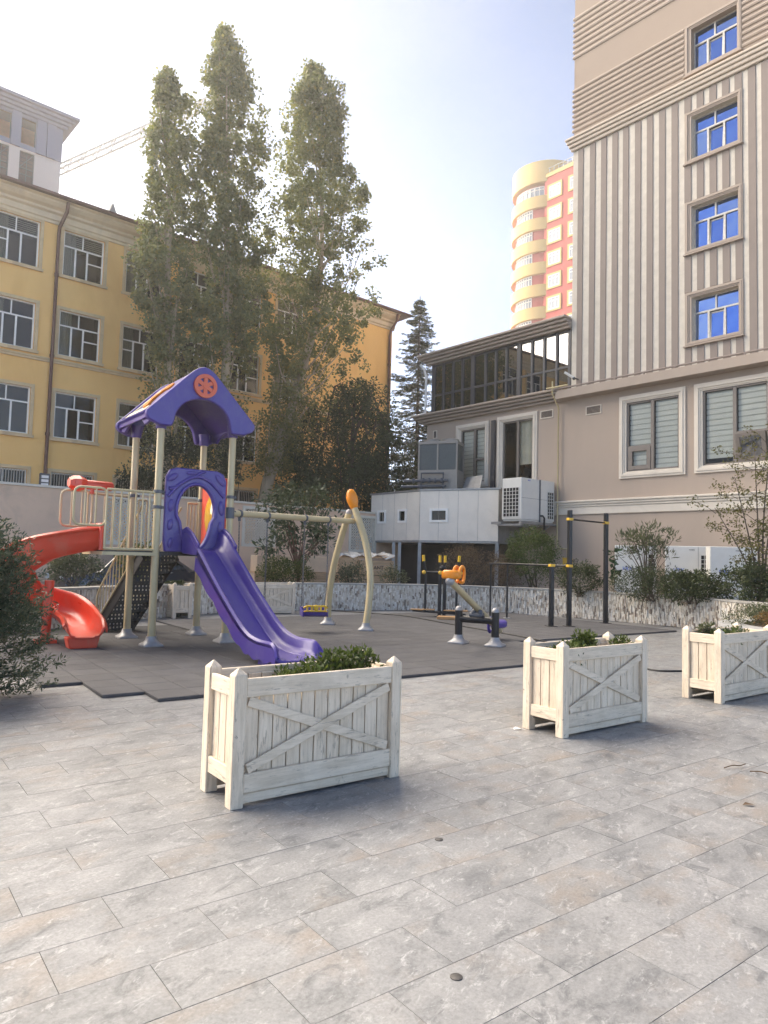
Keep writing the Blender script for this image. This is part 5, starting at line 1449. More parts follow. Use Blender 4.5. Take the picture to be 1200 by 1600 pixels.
# ------------------------------------------------------------------ white wooden planter boxes
PL, PD, PH = 1.144, .366, .805
def planter(name, label, loc, rotz, detail=True, group='white planter boxes', L_=PL):
    t = thing(name, label, 'planter', loc, rotz, group)
    w = .04
    pm = cached('ppost', lambda: MB().add([(-w, -w, 0), (w, -w, 0), (w, w, 0), (-w, w, 0), (-w, -w, PH - .045), (w, -w, PH - .045), (w, w, PH - .045), (-w, w, PH - .045), (0, 0, PH)],
                                          [(0, 3, 2, 1), (0, 1, 5, 4), (1, 2, 6, 5), (2, 3, 7, 6), (3, 0, 4, 7), (4, 5, 8), (5, 6, 8), (6, 7, 8), (7, 4, 8)]).mesh('post', 'worn_white_paint'))
    for x in (0, L_):
        for y in (0, PD):
            p = put('post', pm, t, (x, y, 0))
            md = p.modifiers.new('bevel', 'BEVEL'); md.width = .004; md.segments = 1
    def bx(nm, *a, bev=.004):
        x0, x1, y0, y1, z0, z1 = a
        wm_ = 'worn_white_paint' if nm == 'plank' else 'worn_white_rail' if x1 - x0 > y1 - y0 else 'worn_white_side_rail'
        me = cached(('pb', nm, tuple(round(v, 3) for v in (x1 - x0, y1 - y0, z1 - z0))), lambda: MB().box(0, x1 - x0, 0, y1 - y0, 0, z1 - z0).mesh(nm, wm_))
        o = put(nm, me, t, (x0, y0, z0))
        if bev: md = o.modifiers.new('bevel', 'BEVEL'); md.width = bev; md.segments = 1
        return o
    for y, s in ((0, -1), (PD, 1)):
        ya, yb = (y - .034, y - .008) if s < 0 else (y + .008, y + .034)
        bx('rail', w, L_ - w, ya, yb, .628, .738); bx('rail', w, L_ - w, ya, yb, .080, .192)
        bx('plinth_board', w, L_ - w, y - .022 if s < 0 else y, y if s < 0 else y + .022, .018, .074)
        n = 11; bw_ = (L_ - 2 * w) / n
        for k in range(n):
            dz = rnd.uniform(-.002, .002)
            bx('plank', w + k * bw_ + .0034, w + (k + 1) * bw_ - .0034, (y - .004 if s < 0 else y - .012) + dz * .6, (y + .012 if s < 0 else y + .004) + dz * .6, .07, .70, bev=.003)
        # diagonal braces, one over the other
        for q, (za, zb) in enumerate(((.215, .605), (.605, .215))):
            yy = y + s * (.0165 if q else .026)
            p0, p1 = Vector((w + .02, yy, za)), Vector((L_ - w - .02, yy, zb))
            m = MB().beam(p0, p1, .016 if not q else .014, .058, (0, 0, 1))
            m.build('brace', 'worn_white_rail', t, bevel=.003)
    for x, s in ((0, -1), (L_, 1)):
        xa, xb = (x - .030, x - .006) if s < 0 else (x + .006, x + .030)
        bx('rail', xa, xb, w, PD - w, .628, .728); bx('rail', xa, xb, w, PD - w, .125, .225)
        n = 3; bw_ = (PD - 2 * w) / n
        for k in range(n): bx('plank', x - .008, x + .008, w + k * bw_ + .0034, w + (k + 1) * bw_ - .0034, .13, .70, bev=.003)
    MB().box(w * .3, L_ - w * .3, .014, PD - .014, .1, .585).build('soil', 'soil', t)
    return t
P1 = planter('planter_box', 'worn white wooden planter box standing in front of the purple slide', (-.825, 4.20, 0), R(36.5))
P2 = planter('planter_box', 'worn white wooden planter box, middle one of the three near boxes', (1.545, 6.057, 0), R(36.8))
P3 = planter('planter_box', 'worn white wooden planter box cut by the frame edge near the round bed', (3.66, 7.72, 0), R(37.5))
P4 = planter('planter_box', 'white planter box standing beyond the tower stair', (-5.30, 16.75, 0), R(-53))
P5 = planter('planter_box', 'white planter box against the stone wall behind the purple slide', (-3.28, 17.55, 0), R(24))

# ------------------------------------------------------------------ vegetation
def stems(parent, pts_list, mat_='dark_bark', name='trunk'):
    m = MB()
    for pts, r0, r1, seg in pts_list:
        pts = catmull(pts, 4); n = len(pts)
        m.tube(pts, [r0 + (r1 - r0) * (k / (n - 1)) for k in range(n)], seg)
    return m.build(name, mat_, parent, 60)
def clump_points(cent, rad, per, rng_):
    cent = np.asarray(cent); n = len(cent)
    rad = np.full(n, rad) if np.ndim(rad) == 0 else np.asarray(rad)
    d = rng_.normal(size=(n, per, 3)); d /= np.linalg.norm(d, axis=2)[:, :, None]
    rr = rng_.random((n, per, 1)) ** .45
    P = cent[:, None, :] + d * rr * rad[:, None, None]
    return P.reshape(-1, 3), d.reshape(-1, 3)
def interp(tab, t):
    for (a, va), (b, vb) in zip(tab[:-1], tab[1:]):
        if t <= b: return va + (vb - va) * (t - a) / (b - a)
    return tab[-1][1]
def poplar(label, spine, prof, ncl, seed, per=70, lsize=.155, trunk_r=.22, pale_below=9.5, low_density=.45):
    """spine: world points base->top; prof: (height, radius) table"""
    r = random.Random(seed); g = np.random.default_rng(seed)
    base = Vector(spine[0]); t = thing('poplar_tree', label, 'tree', base, 0, 'tall poplars before the school')
    S = catmull([Vector(p) - base for p in spine], 8); ztop = S[-1].z; zs = [p.z for p in S]
    def at(z):
        for a, b in zip(S[:-1], S[1:]):
            if a.z <= z <= b.z: return a.lerp(b, (z - a.z) / max(1e-6, b.z - a.z))
        return S[-1]
    lobes = [(r.uniform(0, 6.28), r.uniform(0, ztop), r.uniform(.4, .85)) for _ in range(30)]
    st_ = [([S[k] for k in range(0, len(S), 2)], trunk_r, .02, 9)]
    cents = []; rads = []
    cents2 = []; rads2 = []
    z0 = prof[0][0]
    for _ in range(int(ncl * .74)):
        z = z0 + (ztop - z0) * r.random()
        if base.z + z < pale_below and r.random() > low_density: continue
        a = r.uniform(0, 6.28); R_ = interp(prof, z)
        k = 1.
        for la, lz, lw in lobes:
            da = math.cos(a - la); k += lw * .5 * max(0, da) * math.exp(-((z - lz) / 1.1) ** 2) - lw * .42 * max(0, -da) * math.exp(-((z - lz) / .9) ** 2)
        q = R_ * k * (r.random() ** .55)
        c = at(z); p = (c.x + q * math.cos(a), c.y + q * math.sin(a), z + r.uniform(-.2, .2))
        lowp = base.z + z < pale_below + r.uniform(-1.5, 1.5)
        (cents2 if lowp else cents).append(p); (rads2 if lowp else rads).append(r.choice((.22, .3, .36, .46, .6)) * (.7 + .3 * min(1, R_)))
    # ascending limbs
    for _ in range(46):
        z = 1.5 + (ztop * .82) * r.random() ** 1.3; a = r.uniform(0, 6.28); c = at(z); l = r.uniform(1.6, 3.6)
        R_ = max(.35, interp(prof, min(ztop, z + l * .7))) * r.uniform(.45, .95)
        e1 = at(min(ztop, z + l * .4)); e2 = at(min(ztop, z + l))
        st_.append(([c, e1 + Vector((math.cos(a) * R_ * .6, math.sin(a) * R_ * .6, 0)), e2 + Vector((math.cos(a) * R_, math.sin(a) * R_, 0))], .05, .012, 5))
    stems(t, st_, 'poplar_bark')
    P, d = clump_points(cents, rads, per, g)
    put('crown', leaf_mesh('crown', P, g.uniform(.6, 1.15, len(P)) * lsize, 'poplar_leaf', g, .85), t)
    if cents2:
        P, d = clump_points(cents2, np.array(rads2) * 1.25, int(per * .6), g)
        put('low_foliage', leaf_mesh('low_foliage', P, g.uniform(.6, 1.15, len(P)) * lsize * .9, 'poplar_leaf_pale', g, .8), t)
    return t
poplar('shorter narrow poplar standing left of the tallest poplar before the school',
       [(-8.75, 28.5, 0), (-8.85, 28.5, 5), (-9.05, 28.5, 10.4), (-9.22, 28.5, 14), (-9.35, 28.5, 18), (-9.57, 28.5, 21.6)],
       [(5.2, .9), (8, .95), (11, 1.05), (14, 1.05), (17, 1.0), (19, .85), (20.5, .6), (21.6, .12)], 560, 21)
poplar('tallest narrow poplar between the other two poplars',
       [(-6.95, 29.5, 0), (-6.9, 29.5, 6), (-6.85, 29.5, 10), (-6.95, 29.5, 13), (-7.15, 29.5, 17), (-7.35, 29.5, 21.8), (-7.53, 29.5, 24.1)],
       [(5.5, 1.0), (9, 1.5), (12, 1.55), (15, 1.45), (18, 1.4), (20.5, 1.25), (22, .85), (23.4, .5), (24.1, .1)], 820, 22, trunk_r=.26)
poplar('broad leaning poplar with a pale thick trunk beside the dark evergreen',
       [(-5.62, 31.8, 0), (-5.40, 31.8, 4), (-4.9, 31.8, 6), (-4.2, 31.8, 8.6), (-3.45, 31.8, 12), (-3.2, 31.8, 16), (-3.4, 31.8, 19.5), (-3.85, 31.8, 24.3)],
       [(5.2, .9), (7, 1.3), (10, 2.1), (12.5, 2.85), (15, 2.95), (16.5, 2.6), (18.5, 1.8), (20.5, 1.6), (22.2, 1.1), (23.5, .65), (24.3, .12)], 1050, 23, trunk_r=.33, pale_below=10.2, low_density=.85)

def bush(name, label, c, r3, n, per, lsize, lm, seed, cat='shrub', group=None, aspect=.5, shell=.45, crad=.16, trunk=True, bark='dark_bark', lift=.0, dirs_up=.0, ragged=.25, stem_n=7, base_z=None):
    """leafy shrub: clumps of separate leaves through an ellipsoid, on several stems"""
    r = random.Random(seed); g = np.random.default_rng(seed)
    bz = c[2] - r3[2] if base_z is None else base_z
    t = thing(name, label, cat, (c[0], c[1], bz), 0, group)
    off = Vector((0, 0, c[2] - bz))
    cents = []; rads = []
    lob = [(Vector((r.gauss(0, 1), r.gauss(0, 1), r.gauss(0, 1))).normalized(), r.uniform(-ragged, ragged)) for _ in range(14)]
    for _ in range(n):
        d = Vector((r.gauss(0, 1), r.gauss(0, 1), r.gauss(0, 1))).normalized()
        if d.z < -.55 and r.random() < .6: d.z = -d.z
        k = 1 + sum(w * max(0, d.dot(v)) ** 4 for v, w in lob)
        q = (shell + (1 - shell) * r.random() ** .6) * k
        cents.append((d.x * r3[0] * q, d.y * r3[1] * q, off.z + d.z * r3[2] * q)); rads.append(crad * r.uniform(.6, 1.3))
    P, d = clump_points(cents, rads, per, g)
    P[:, 2] = np.maximum(P[:, 2], .01)
    if dirs_up: d = d + np.array([0, 0, dirs_up])
    put('crown', leaf_mesh('crown', P, g.uniform(.6, 1.2, len(P)) * lsize, lm, g, aspect, dirs=d, spread=.7), t)
    if trunk:
        st_ = []
        for k in range(stem_n):
            e = cents[r.randrange(len(cents))]; a = r.uniform(0, 6.28); q = r3[0] * .15
            st_.append(([(q * math.cos(a), q * math.sin(a), 0), (e[0] * .45, e[1] * .45, e[2] * .5), e], .016 + .012 * min(1.5, r3[2]), .005, 5))
        stems(t, st_, bark, 'trunk')
    return t
# big dark evergreen behind the boundary wall
ev = thing('evergreen_tree', 'large dark rounded evergreen tree behind the boundary wall', 'tree', (-1.6, 33.0, 0))
g = np.random.default_rng(31); r = random.Random(31); cents = []; rads = []
for cx_, cz_, rx, rz, nn in ((-1.4, 6.4, 1.9, 2.4, 170), (.4, 7.0, 1.7, 2.6, 170), (1.6, 5.4, 1.5, 2.6, 120), (-.2, 4.2, 2.6, 2.2, 170), (-2.4, 4.6, 1.2, 2.0, 80), (2.6, 3.8, 1.3, 2.5, 90), (.1, 8.6, 1.0, 1.3, 50)):
    for _ in range(nn):
        d = Vector((r.gauss(0, 1), r.gauss(0, 1), r.gauss(0, 1))).normalized(); q = r.uniform(.55, 1.08)
        cents.append((cx_ + d.x * rx * q, d.y * rx * q * .8, cz_ + d.z * rz * q)); rads.append(r.uniform(.22, .45))
P, d = clump_points(cents, rads, 44, g)
put('crown', leaf_mesh('crown', P, g.uniform(.6, 1.2, len(P)) * .16, 'evergreen_leaf', g, .5, dirs=d + np.array([0, 0, -.3]), spread=.8), ev)
stems(ev, [([(0, 0, 0), (.1, 0, 2.5), (0, 0, 6), (.1, 0, 9)], .28, .05, 9)] + [([(0, 0, 1.6 + k * .5), (cents[k * 37][0] * .5, 0, 3 + k * .5), cents[k * 37]], .08, .02, 5) for k in range(14)])
# spruce
def spruce(label, base, h, rb, seed, lm='spruce_needle'):
    r = random.Random(seed); g = np.random.default_rng(seed)
    t = thing('spruce_tree', label, 'tree', base)
    st_ = [([(0, 0, 0), (0, 0, h * .5), (0, 0, h)], .2, .02, 8)]; pts = []; dirs = []
    z = h * .18
    while z < h * .985:
        f_ = (h - z) / (h * .82); nb = 8 if f_ > .3 else 6; L0 = rb * f_ ** .85
        for k in range(nb):
            a = r.uniform(0, 6.28); l = L0 * r.uniform(.42, 1.2) + .08; dr = r.uniform(-.05, .42)
            d = Vector((math.cos(a), math.sin(a), 0)); e = Vector((0, 0, z)) + d * l + Vector((0, 0, -l * dr + .1 * l)); m_ = Vector((0, 0, z)) + d * l * .5 + Vector((0, 0, -l * dr * .75))
            st_.append(([(0, 0, z), m_, e], .022, .006, 4))
            nl = int(100 * l / rb * (1.6 if f_ < .4 else 1.25)) + 22
            for _ in range(nl):
                u = r.random() ** .7; p = Vector((0, 0, z)).lerp(m_, min(1, u * 2)) if u < .5 else m_.lerp(e, u * 2 - 1)
                wd = .22 * (1 - u * .6) * min(1, l); q = r.uniform(-1, 1) * wd
                sdv = Vector((-d.y, d.x, 0)); pts.append(p + sdv * q + Vector((0, 0, -abs(q) * .2 + r.uniform(-.05, .04)))); dv = d * .8 + sdv * (1 if q > 0 else -1) * .7 + Vector((0, 0, -.15)); dirs.append(tuple(dv))
        z += r.uniform(.13, .27) * (1 if f_ > .25 else .7)
    stems(t, st_)
    P = np.array([tuple(p) for p in pts])
    put('crown', leaf_mesh('crown', P, g.uniform(.7, 1.3, len(P)) * .17, lm, g, .24, dirs=np.array(dirs), spread=.35), t)
spruce('pointed spruce tree between the school end and the glazed terrace', (1.85, 42, 0), 17.4, 3.7, 41)
spruce('lower dark spruce filling the gap beside the annex wall', (2.6, 39, 0), 9.5, 2.8, 42)
# ragged small cypresses behind the tower
for lab, c, r3, sd_ in (('ragged small cypress seen through the tower beside its near post', (-8.4, 27, 5.0), (.95, .9, 1.6), 51), ('ragged small cypress seen under the purple roof', (-7.0, 27, 5.2), (.75, .7, 1.3), 52), ('low ragged cypress between the tower railing and the school', (-9.2, 26.5, 3.9), (1.0, .9, 1.0), 53), ('thin ragged cypress showing right of the tower post', (-5.95, 27, 4.7), (.5, .5, 1.2), 54)):
    bush('cypress_tree', lab, c, r3, 46, 44, .15, 'cypress_leaf', sd_, 'tree', 'small cypresses behind the wall', .4, .35, .26, ragged=.45, base_z=0., dirs_up=.2)
# loquat-like small tree in the bed
lo_ = thing('loquat_tree', 'small broad-leaved tree with thin forked stems in the bed behind the swing', 'tree', (-2.45, 20.75, .6))
g = np.random.default_rng(61); r = random.Random(61); cents = []; st_ = [([(0, 0, 0), (0, 0, .5), (.02, 0, .9)], .05, .04, 8)]
for k in range(72):
    a = r.uniform(0, 6.28); q = r.uniform(.2, 1.3); z = 1.15 + r.random() * 1.75 - .35 * (q - .5)
    e = (q * math.cos(a), q * .8 * math.sin(a), z); cents.append(e)
    if k % 4 == 0: st_.append(([(0, 0, r.uniform(.1, .9)), (e[0] * .45, e[1] * .45, e[2] * .62), e], .024, .006, 5))
P, d = clump_points(cents, .24, 30, g)
put('crown', leaf_mesh('crown', P, g.uniform(.7, 1.25, len(P)) * .17, 'loquat_leaf', g, .38, dirs=d + np.array([0, 0, -.15]), spread=.5), lo_)
stems(lo_, st_, 'red_bark')
bush('clipped_hedge', 'clipped green hedge block below the small broad-leaved tree', (-2.75, 20.05, 1.0), (.82, .35, .36), 120, 40, .055, 'hedge_leaf', 62, 'hedge', None, .6, .5, .13, ragged=.05)
for lab, c, r3, lm, n, sd_, ls, asp, sh, cr in (
    ('round light green bush beside the raised cabin', (4.52, 21.3, 1.62), (.86, .7, .84), 'bush_leaf', 190, 71, .075, .42, .5, .17),
    ('brown dry twiggy bush behind the exercise machine', (2.55, 21.6, 1.30), (.86, .5, .66), 'dry_twig_leaf', 120, 72, .06, .28, .4, .17),
    ('brown dry bush between the cabin posts and the green bush', (3.62, 21.3, 1.2), (.50, .45, .56), 'dry_twig_leaf', 80, 73, .06, .28, .4, .16),
    ('dark low shrub left of the tall pull-up post', (5.25, 18.85, 1.02), (.62, .5, .46), 'dark_shrub_leaf', 110, 74, .06, .45, .45, .14),
    ('grey-green conifer shrub under the oleander', (6.55, 17.45, .98), (.90, .6, .40), 'dark_shrub_leaf', 130, 75, .07, .3, .4, .15),
    ('dense dark green shrub beside the second condenser unit', (7.25, 16.6, .94), (.60, .5, .34), 'dark_shrub_leaf', 110, 76, .075, .5, .45, .15),
    ('dense dark green shrub at the frame edge above the stone wall', (8.25, 15.9, 1.05), (.72, .6, .50), 'dark_shrub_leaf', 130, 77, .075, .5, .45, .15),
    ('low mixed shrub behind the curved swing leg', (-.95, 20.75, .92), (.45, .4, .32), 'olive_leaf', 40, 78, .08, .3, .35, .16),
    ('small shrub in front of the marked crate', (.35, 20.9, .9), (.4, .35, .28), 'olive_leaf', 34, 79, .07, .3, .35, .15),
    ('loose shrub growing under the red slide', (-6.9, 15.9, 1.05), (.65, .5, .48), 'olive_leaf', 60, 80, .085, .45, .4, .17),
    ('leafy shrub behind the stair railing', (-5.75, 16.6, 1.1), (.45, .45, .55), 'hedge_leaf', 50, 81, .085, .45, .4, .17)):
    bush('garden_shrub', lab, c, r3, n, 40, ls, lm, sd_, 'shrub', 'shrubs in the stone-walled bed', asp, sh, cr, base_z=.58)
# oleander: bare stems with leafy tops
ol = thing('oleander', 'upright oleander with narrow grey leaves before the white condenser units', 'shrub', (6.72, 18.0, .58), 0, 'shrubs in the stone-walled bed')
g = np.random.default_rng(82); r = random.Random(82); st_ = []; cents = []
for k in range(34):
    a = r.uniform(0, 6.28); q = r.uniform(.1, .78); z = 1.25 + r.random() * .62 - .25 * q
    e = (q * math.cos(a), q * math.sin(a) * .7, z); cents.append(e); st_.append(([(.08 * math.cos(a), .08 * math.sin(a), 0), (e[0] * .35, e[1] * .35, z * .55), e], .014, .006, 5))
stems(ol, st_, 'dark_bark')
P, d = clump_points(cents, .16, 34, g); put('crown', leaf_mesh('crown', P, g.uniform(.8, 1.3, len(P)) * .13, 'olive_leaf', g, .2, dirs=d + np.array([0, 0, .9]), spread=.5), ol)
bl = thing('broad_leaf_plant', 'small plant with broad glossy leaves beside the tall pull-up post', 'plant', (5.98, 18.35, .58))
g = np.random.default_rng(83); P = np.stack([g.uniform(-.14, .14, 26), g.uniform(-.12, .12, 26), g.uniform(.45, 1.25, 26)], 1); put('crown', leaf_mesh('crown', P, g.uniform(.16, .26, 26), 'glossy_leaf', g, .55), bl)
stems(bl, [([(0, 0, 0), (.02, 0, .6), (0, 0, 1.25)], .016, .008, 6)], 'dark_bark', 'stem')
# thin sparse tree at the right edge
tt = thing('thin_tree', 'thin sparse young tree with fine twigs at the frame edge', 'tree', (8.55, 16.0, .58))
r = random.Random(91); g = np.random.default_rng(91); st_ = []; cents = []
for tx, tz in ((-.25, 3.7), (.15, 4.2), (-.75, 2.9), (-1.15, 2.2), (.5, 3.4)):
    st_.append(([(r.uniform(-.05, .05), 0, 0), (tx * .3, 0, tz * .45), (tx, r.uniform(-.3, .3), tz)], .032, .006, 6))
    for k in range(12):
        u = .35 + .65 * k / 12; p = Vector((tx * u * u, 0, tz * u)); a = r.uniform(0, 6.28); l = r.uniform(.25, .7)
        e = p + Vector((math.cos(a) * l - .12, math.sin(a) * l, r.uniform(.0, .35))); st_.append(([p, p.lerp(e, .5) + Vector((0, 0, .05)), e], .008, .003, 4)); cents += [tuple(e), tuple(p.lerp(e, .6))]
stems(tt, st_, 'dark_bark'); P, d = clump_points(cents, .14, 24, g); put('crown', leaf_mesh('crown', P, g.uniform(.7, 1.3, len(P)) * .07, 'thin_leaf', g, .5), tt)
# flowers of the round bed
for k, (dx, dy, lm, lab) in enumerate(((-.75, -.25, 'rust_leaf', 'rust-brown low plants spreading over the round bed'), (-.55, .55, 'box_leaf', 'green leafy plant at the back of the round bed'), (-.95, .25, 'olive_leaf', 'small grey-green plant at the tip of the round bed'), (.1, -.4, 'rust_leaf', 'rust-brown low plants at the frame edge of the round bed'))):
    bush('bed_plant', lab, (RB[0] + dx, RB[1] + dy, .62), (.38, .34, .15 if lm == 'rust_leaf' else .22), 60, 30, .05, lm, 100 + k, 'plant', 'plants in the round bed', .35, .3, .09, ragged=.3, base_z=.49, stem_n=4)
# planter fillings
def plant_in(P, x, y, h, w, lab, seed, lm='box_leaf', n=46, ls=.042):
    c = P.matrix_basis @ Vector((x, y, .58))
    return bush('planter_plant', lab, (c.x, c.y, .585 + h * .38), (w, w * .7, h * .40), int(n * .62), 30, ls, lm, seed, 'plant', 'small plants growing in the planter boxes', .48, .2, .055, ragged=.35, base_z=.58, stem_n=6, dirs_up=.5)
plant_in(P1, .62, .19, .20, .17, 'low leafy plant in the middle of the nearest planter box', 111)
plant_in(P1, .80, .17, .27, .13, 'upright leafy plant in the nearest planter box, second from its far post', 112)
plant_in(P1, .97, .18, .29, .13, 'upright leafy plant at the far end of the nearest planter box', 113)
plant_in(P1, .45, .20, .17, .13, 'sparse low plant near the middle of the nearest planter box', 114, n=24)
plant_in(P2, .35, .18, .17, .20, 'low leafy plant in the near half of the middle planter box', 115)
plant_in(P2, .62, .24, .30, .12, 'upright leafy plant in the centre of the middle planter box', 116)
plant_in(P2, .98, .14, .26, .10, 'drooping leafy sprig at the far end of the middle planter box', 117, n=22)
plant_in(P3, .35, .20, .18, .22, 'low green plant in the planter box cut by the frame', 118)
plant_in(P3, .25, .30, .30, .10, 'thin upright sprig in the planter box cut by the frame', 119, 'olive_leaf', 20)
plant_in(P3, .75, .20, .18, .22, 'low green mat in the far half of the edge planter box', 120)
plant_in(P4, .55, .18, .26, .34, 'dark bushy plant in the planter box beyond the stair', 121, 'dark_shrub_leaf', 60, .06)
# large juniper-like shrub in the left foreground
fg = thing('juniper_shrub', 'large dark evergreen shrub cut by the frame in front of the red slide', 'shrub', (-4.10, 6.75, 0))
g = np.random.default_rng(131); r = random.Random(131); tips = []; dirs = []; st_ = []
lob = [(Vector((r.gauss(0, 1), r.gauss(0, 1), r.gauss(0, 1))).normalized(), r.uniform(-.3, .3)) for _ in range(18)]
for _ in range(1900):
    d = Vector((r.gauss(0, 1), r.gauss(0, 1), r.gauss(0, 1) * .9)).normalized()
    k = 1 + sum(w * max(0, d.dot(v)) ** 5 for v, w in lob); q = r.uniform(.35, 1.) * k
    zc = 1.02 + d.z * .93 * q
    taper = 1.0 if zc < 1.35 else 1.0 - .35 * (zc - 1.35)
    tips.append((d.x * .80 * q * taper, d.y * .85 * q * taper, max(.12, zc))); dirs.append((d.x, d.y, d.z * .4 + .55))
tips = np.array(tips); dirs = np.array(dirs); dirs /= np.linalg.norm(dirs, axis=1)[:, None]
P = []; D = []
per = 40
u = g.random((len(tips), per, 1)); sp_ = tips[:, None, :] - dirs[:, None, :] * u * .20 + g.normal(size=(len(tips), per, 3)) * .016
dd = dirs[:, None, :] * .8 + g.normal(size=(len(tips), per, 3)) * .75
put('crown', leaf_mesh('crown', sp_.reshape(-1, 3), g.uniform(.6, 1.25, len(tips) * per) * .055, 'juniper_leaf', g, .26, dirs=dd.reshape(-1, 3), spread=.2), fg)
for k in range(60):
    e = tips[k * 30]; st_.append(([(r.uniform(-.08, .08), r.uniform(-.08, .08), 0), (e[0] * .4, e[1] * .4, e[2] * .5), tuple(e)], .022, .004, 5))
stems(fg, st_)
# broad leaves peeping in at the left edge
ml = thing('broad_leaf_tree', 'few broad glossy leaves peeping in above the juniper shrub', 'tree', (-5.35, 8.2, 0))
g = np.random.default_rng(141); P = np.stack([g.uniform(-.3, .75, 40), g.uniform(-.4, .4, 40), g.uniform(1.95, 2.75, 40)], 1)
put('crown', leaf_mesh('crown', P, g.uniform(.18, .30, 40), 'glossy_leaf', g, .42, dirs=np.tile([.5, 0, -.25], (40, 1)), spread=.7), ml)
stems(ml, [([(0, 0, 0), (.05, 0, 1.4), (.1, 0, 2.7)], .05, .02, 7), ([(.05, 0, 1.5), (.4, 0, 2.2), (.8, .1, 2.45)], .03, .01, 6)], 'dark_bark')
# ------------------------------------------------------------------ raised cabin, machines, crates, car, small things
cabin = thing('raised_cabin', 'raised white panel cabin on steel legs against the hotel', 'cabin', (0, 0, 0))
C0, C1, C2 = Vector((-.53, 29.4, 0)), Vector((1.37, 27.0, 0)), Vector((4.15, 25.6, 0))
CZ0, CZ1 = 2.17, 4.06
nin = lambda a, b: Vector((-(b - a).y, (b - a).x, 0)).normalized()     # to the far side
def panel_with_hole(x0, x1, wins, par):
    m = MB(); wall_grid(m, x0, x1, CZ0, CZ1 - .02, [(max(x0, w[0]), min(x1, w[1]), w[2], w[3]) for w in wins if w[0] < x1 and w[1] > x0], .01, -.012); return m.build('wall_panel', 'white_panel', par)
def cabin_face(a, b, n, wins):
    d = (b - a); l = d.length; d = d / l; nn = nin(a, b)
    fr_ = put('wall', None, cabin, a, math.atan2(d.y, d.x))
    m = MB(); wall_grid(m, 0, l, CZ0, CZ1, wins, .08); o = m.build('wall_sheet', 'galvanised', fr_)
    for k in range(n): MB().box(l * k / n + .006, l * (k + 1) / n - .006, -.012, -.001, CZ0, CZ1 - .02).build('wall_panel', 'white_panel', fr_) if not any(w[0] < l * (k + 1) / n and w[1] > l * k / n for w in wins) else panel_with_hole(l * k / n + .006, l * (k + 1) / n - .006, wins, fr_)
    for w in wins:
        wf = frame_mb(w[1] - w[0], w[3] - w[2], .085, -.05, .05).build('window', 'white_pvc', fr_, loc=(w[0], 0, w[2]))
        pane(wf, .05, w[1] - w[0] - .05, .05, w[3] - w[2] - .05, .02, 'school_glass'); MB().box(.0, w[1] - w[0], .25, .26, 0, w[3] - w[2]).build('window_back', 'brick_inside', wf)
    return fr_
cabin_face(C0, C1, 4, [(.48, 1.00, 2.86, 3.40), (1.78, 2.30, 2.86, 3.40)])
cabin_face(C1, C2, 4, [(.42, 1.16, 2.86, 3.38)])
top = MB(); poly = [C0, C1, C2, C2 + Vector((1.05, .95, 0)), C1 + Vector((1.7, 1.6, 0)), C0 + Vector((1.6, 1.4, 0))]
for z0, z1, e in ((CZ1 + .002, CZ1 + .06, .06),):
    cen = sum(poly, Vector()) / len(poly); q = [((p - cen) * 1.03 + cen) for p in poly]
    top.ext([(p.x, p.y) for p in q], 'z', z0, z1)
top.build('roof', 'galvanised', cabin)
fl_ = MB().ext([(p.x, p.y) for p in poly], 'z', CZ0 - .08, CZ0 - .002).build('floor_frame', 'galvanised', cabin)
m = MB(); a, b = C2, C2 + Vector((1.05, .95, 0)); m.add([(*a.xy, CZ0), (*b.xy, CZ0), (*b.xy, CZ1), (*a.xy, CZ1)], [(0, 1, 2, 3)]); m.build('end_wall', 'galvanised', cabin)
for p in (C0 + Vector((.2, 0, 0)), C0.lerp(C1, .5), C0.lerp(C1, .62), C1 + Vector((.02, .05, 0)), C2 + Vector((-.03, .08, 0)), C0 + Vector((1.3, 1.2, 0)), C1 + Vector((1.4, 1.2, 0))):
    MB().box(-.06, .06, -.06, .06, 0, CZ0 - .08).build('leg', 'galvanised', cabin, loc=p)
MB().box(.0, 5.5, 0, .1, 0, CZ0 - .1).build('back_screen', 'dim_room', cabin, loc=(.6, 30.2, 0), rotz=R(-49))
# chiller on the roof
chl = thing('rooftop_chiller', 'grey rooftop chiller with coil panels and pipes on the white cabin', 'chiller', (1.30, 28.0, CZ1 + .06), R(-22))
b_ = MB().box(0, 1.62, 0, 1.0, .12, .86).box(0, 1.62, 0, 1.0, 1.90, 2.0)
for x in (0, .78, 1.56): b_.box(x, x + .06, 0, .06, .86, 1.9).box(x, x + .06, .94, 1.0, .86, 1.9)
b_.box(0, 1.62, 0, .08, 0, .12).box(0, 1.62, .92, 1.0, 0, .12).build('body', 'unit_grey', chl)
for x in (.06, .84): MB().box(x, x + .72, .04, .10, .87, 1.89).build('coil_panel', 'fin_coil', chl)
MB().box(1.56, 1.59, .06, .50, .87, 1.89).build('coil_panel', 'fin_coil', chl); MB().box(1.56, 1.59, .54, .93, .87, 1.89).build('coil_panel', 'fin_coil', chl)
MB().box(.08, 1.5, .05, .9, .87, 1.88).build('inner_core', 'dark_void', chl)
for x in (.42, 1.18): MB().lathe([(.34, 0), (.34, .12), (.30, .12), (.30, .02)], (x, .5, 2.0), 20).build('fan_ring', 'unit_grey', chl, 40)
pp = MB().tube([(-.5, -.18, .42), (1.3, -.18, .42)], .06, 8).tube([(-.6, -.12, .2), (1.2, -.12, .2)], .05, 8).tube([(.2, -.12, .05), (.2, -.12, .72), (1.1, -.12, .72), (1.1, -.12, .05)], .04, 8)
for x in (-.1, .3, .55, .8, 1.05): pp.ell((x, -.18, .42), (.08, .11, .11), 8, 6)
pp.build('pipework', 'dark_clamp', chl, 40)
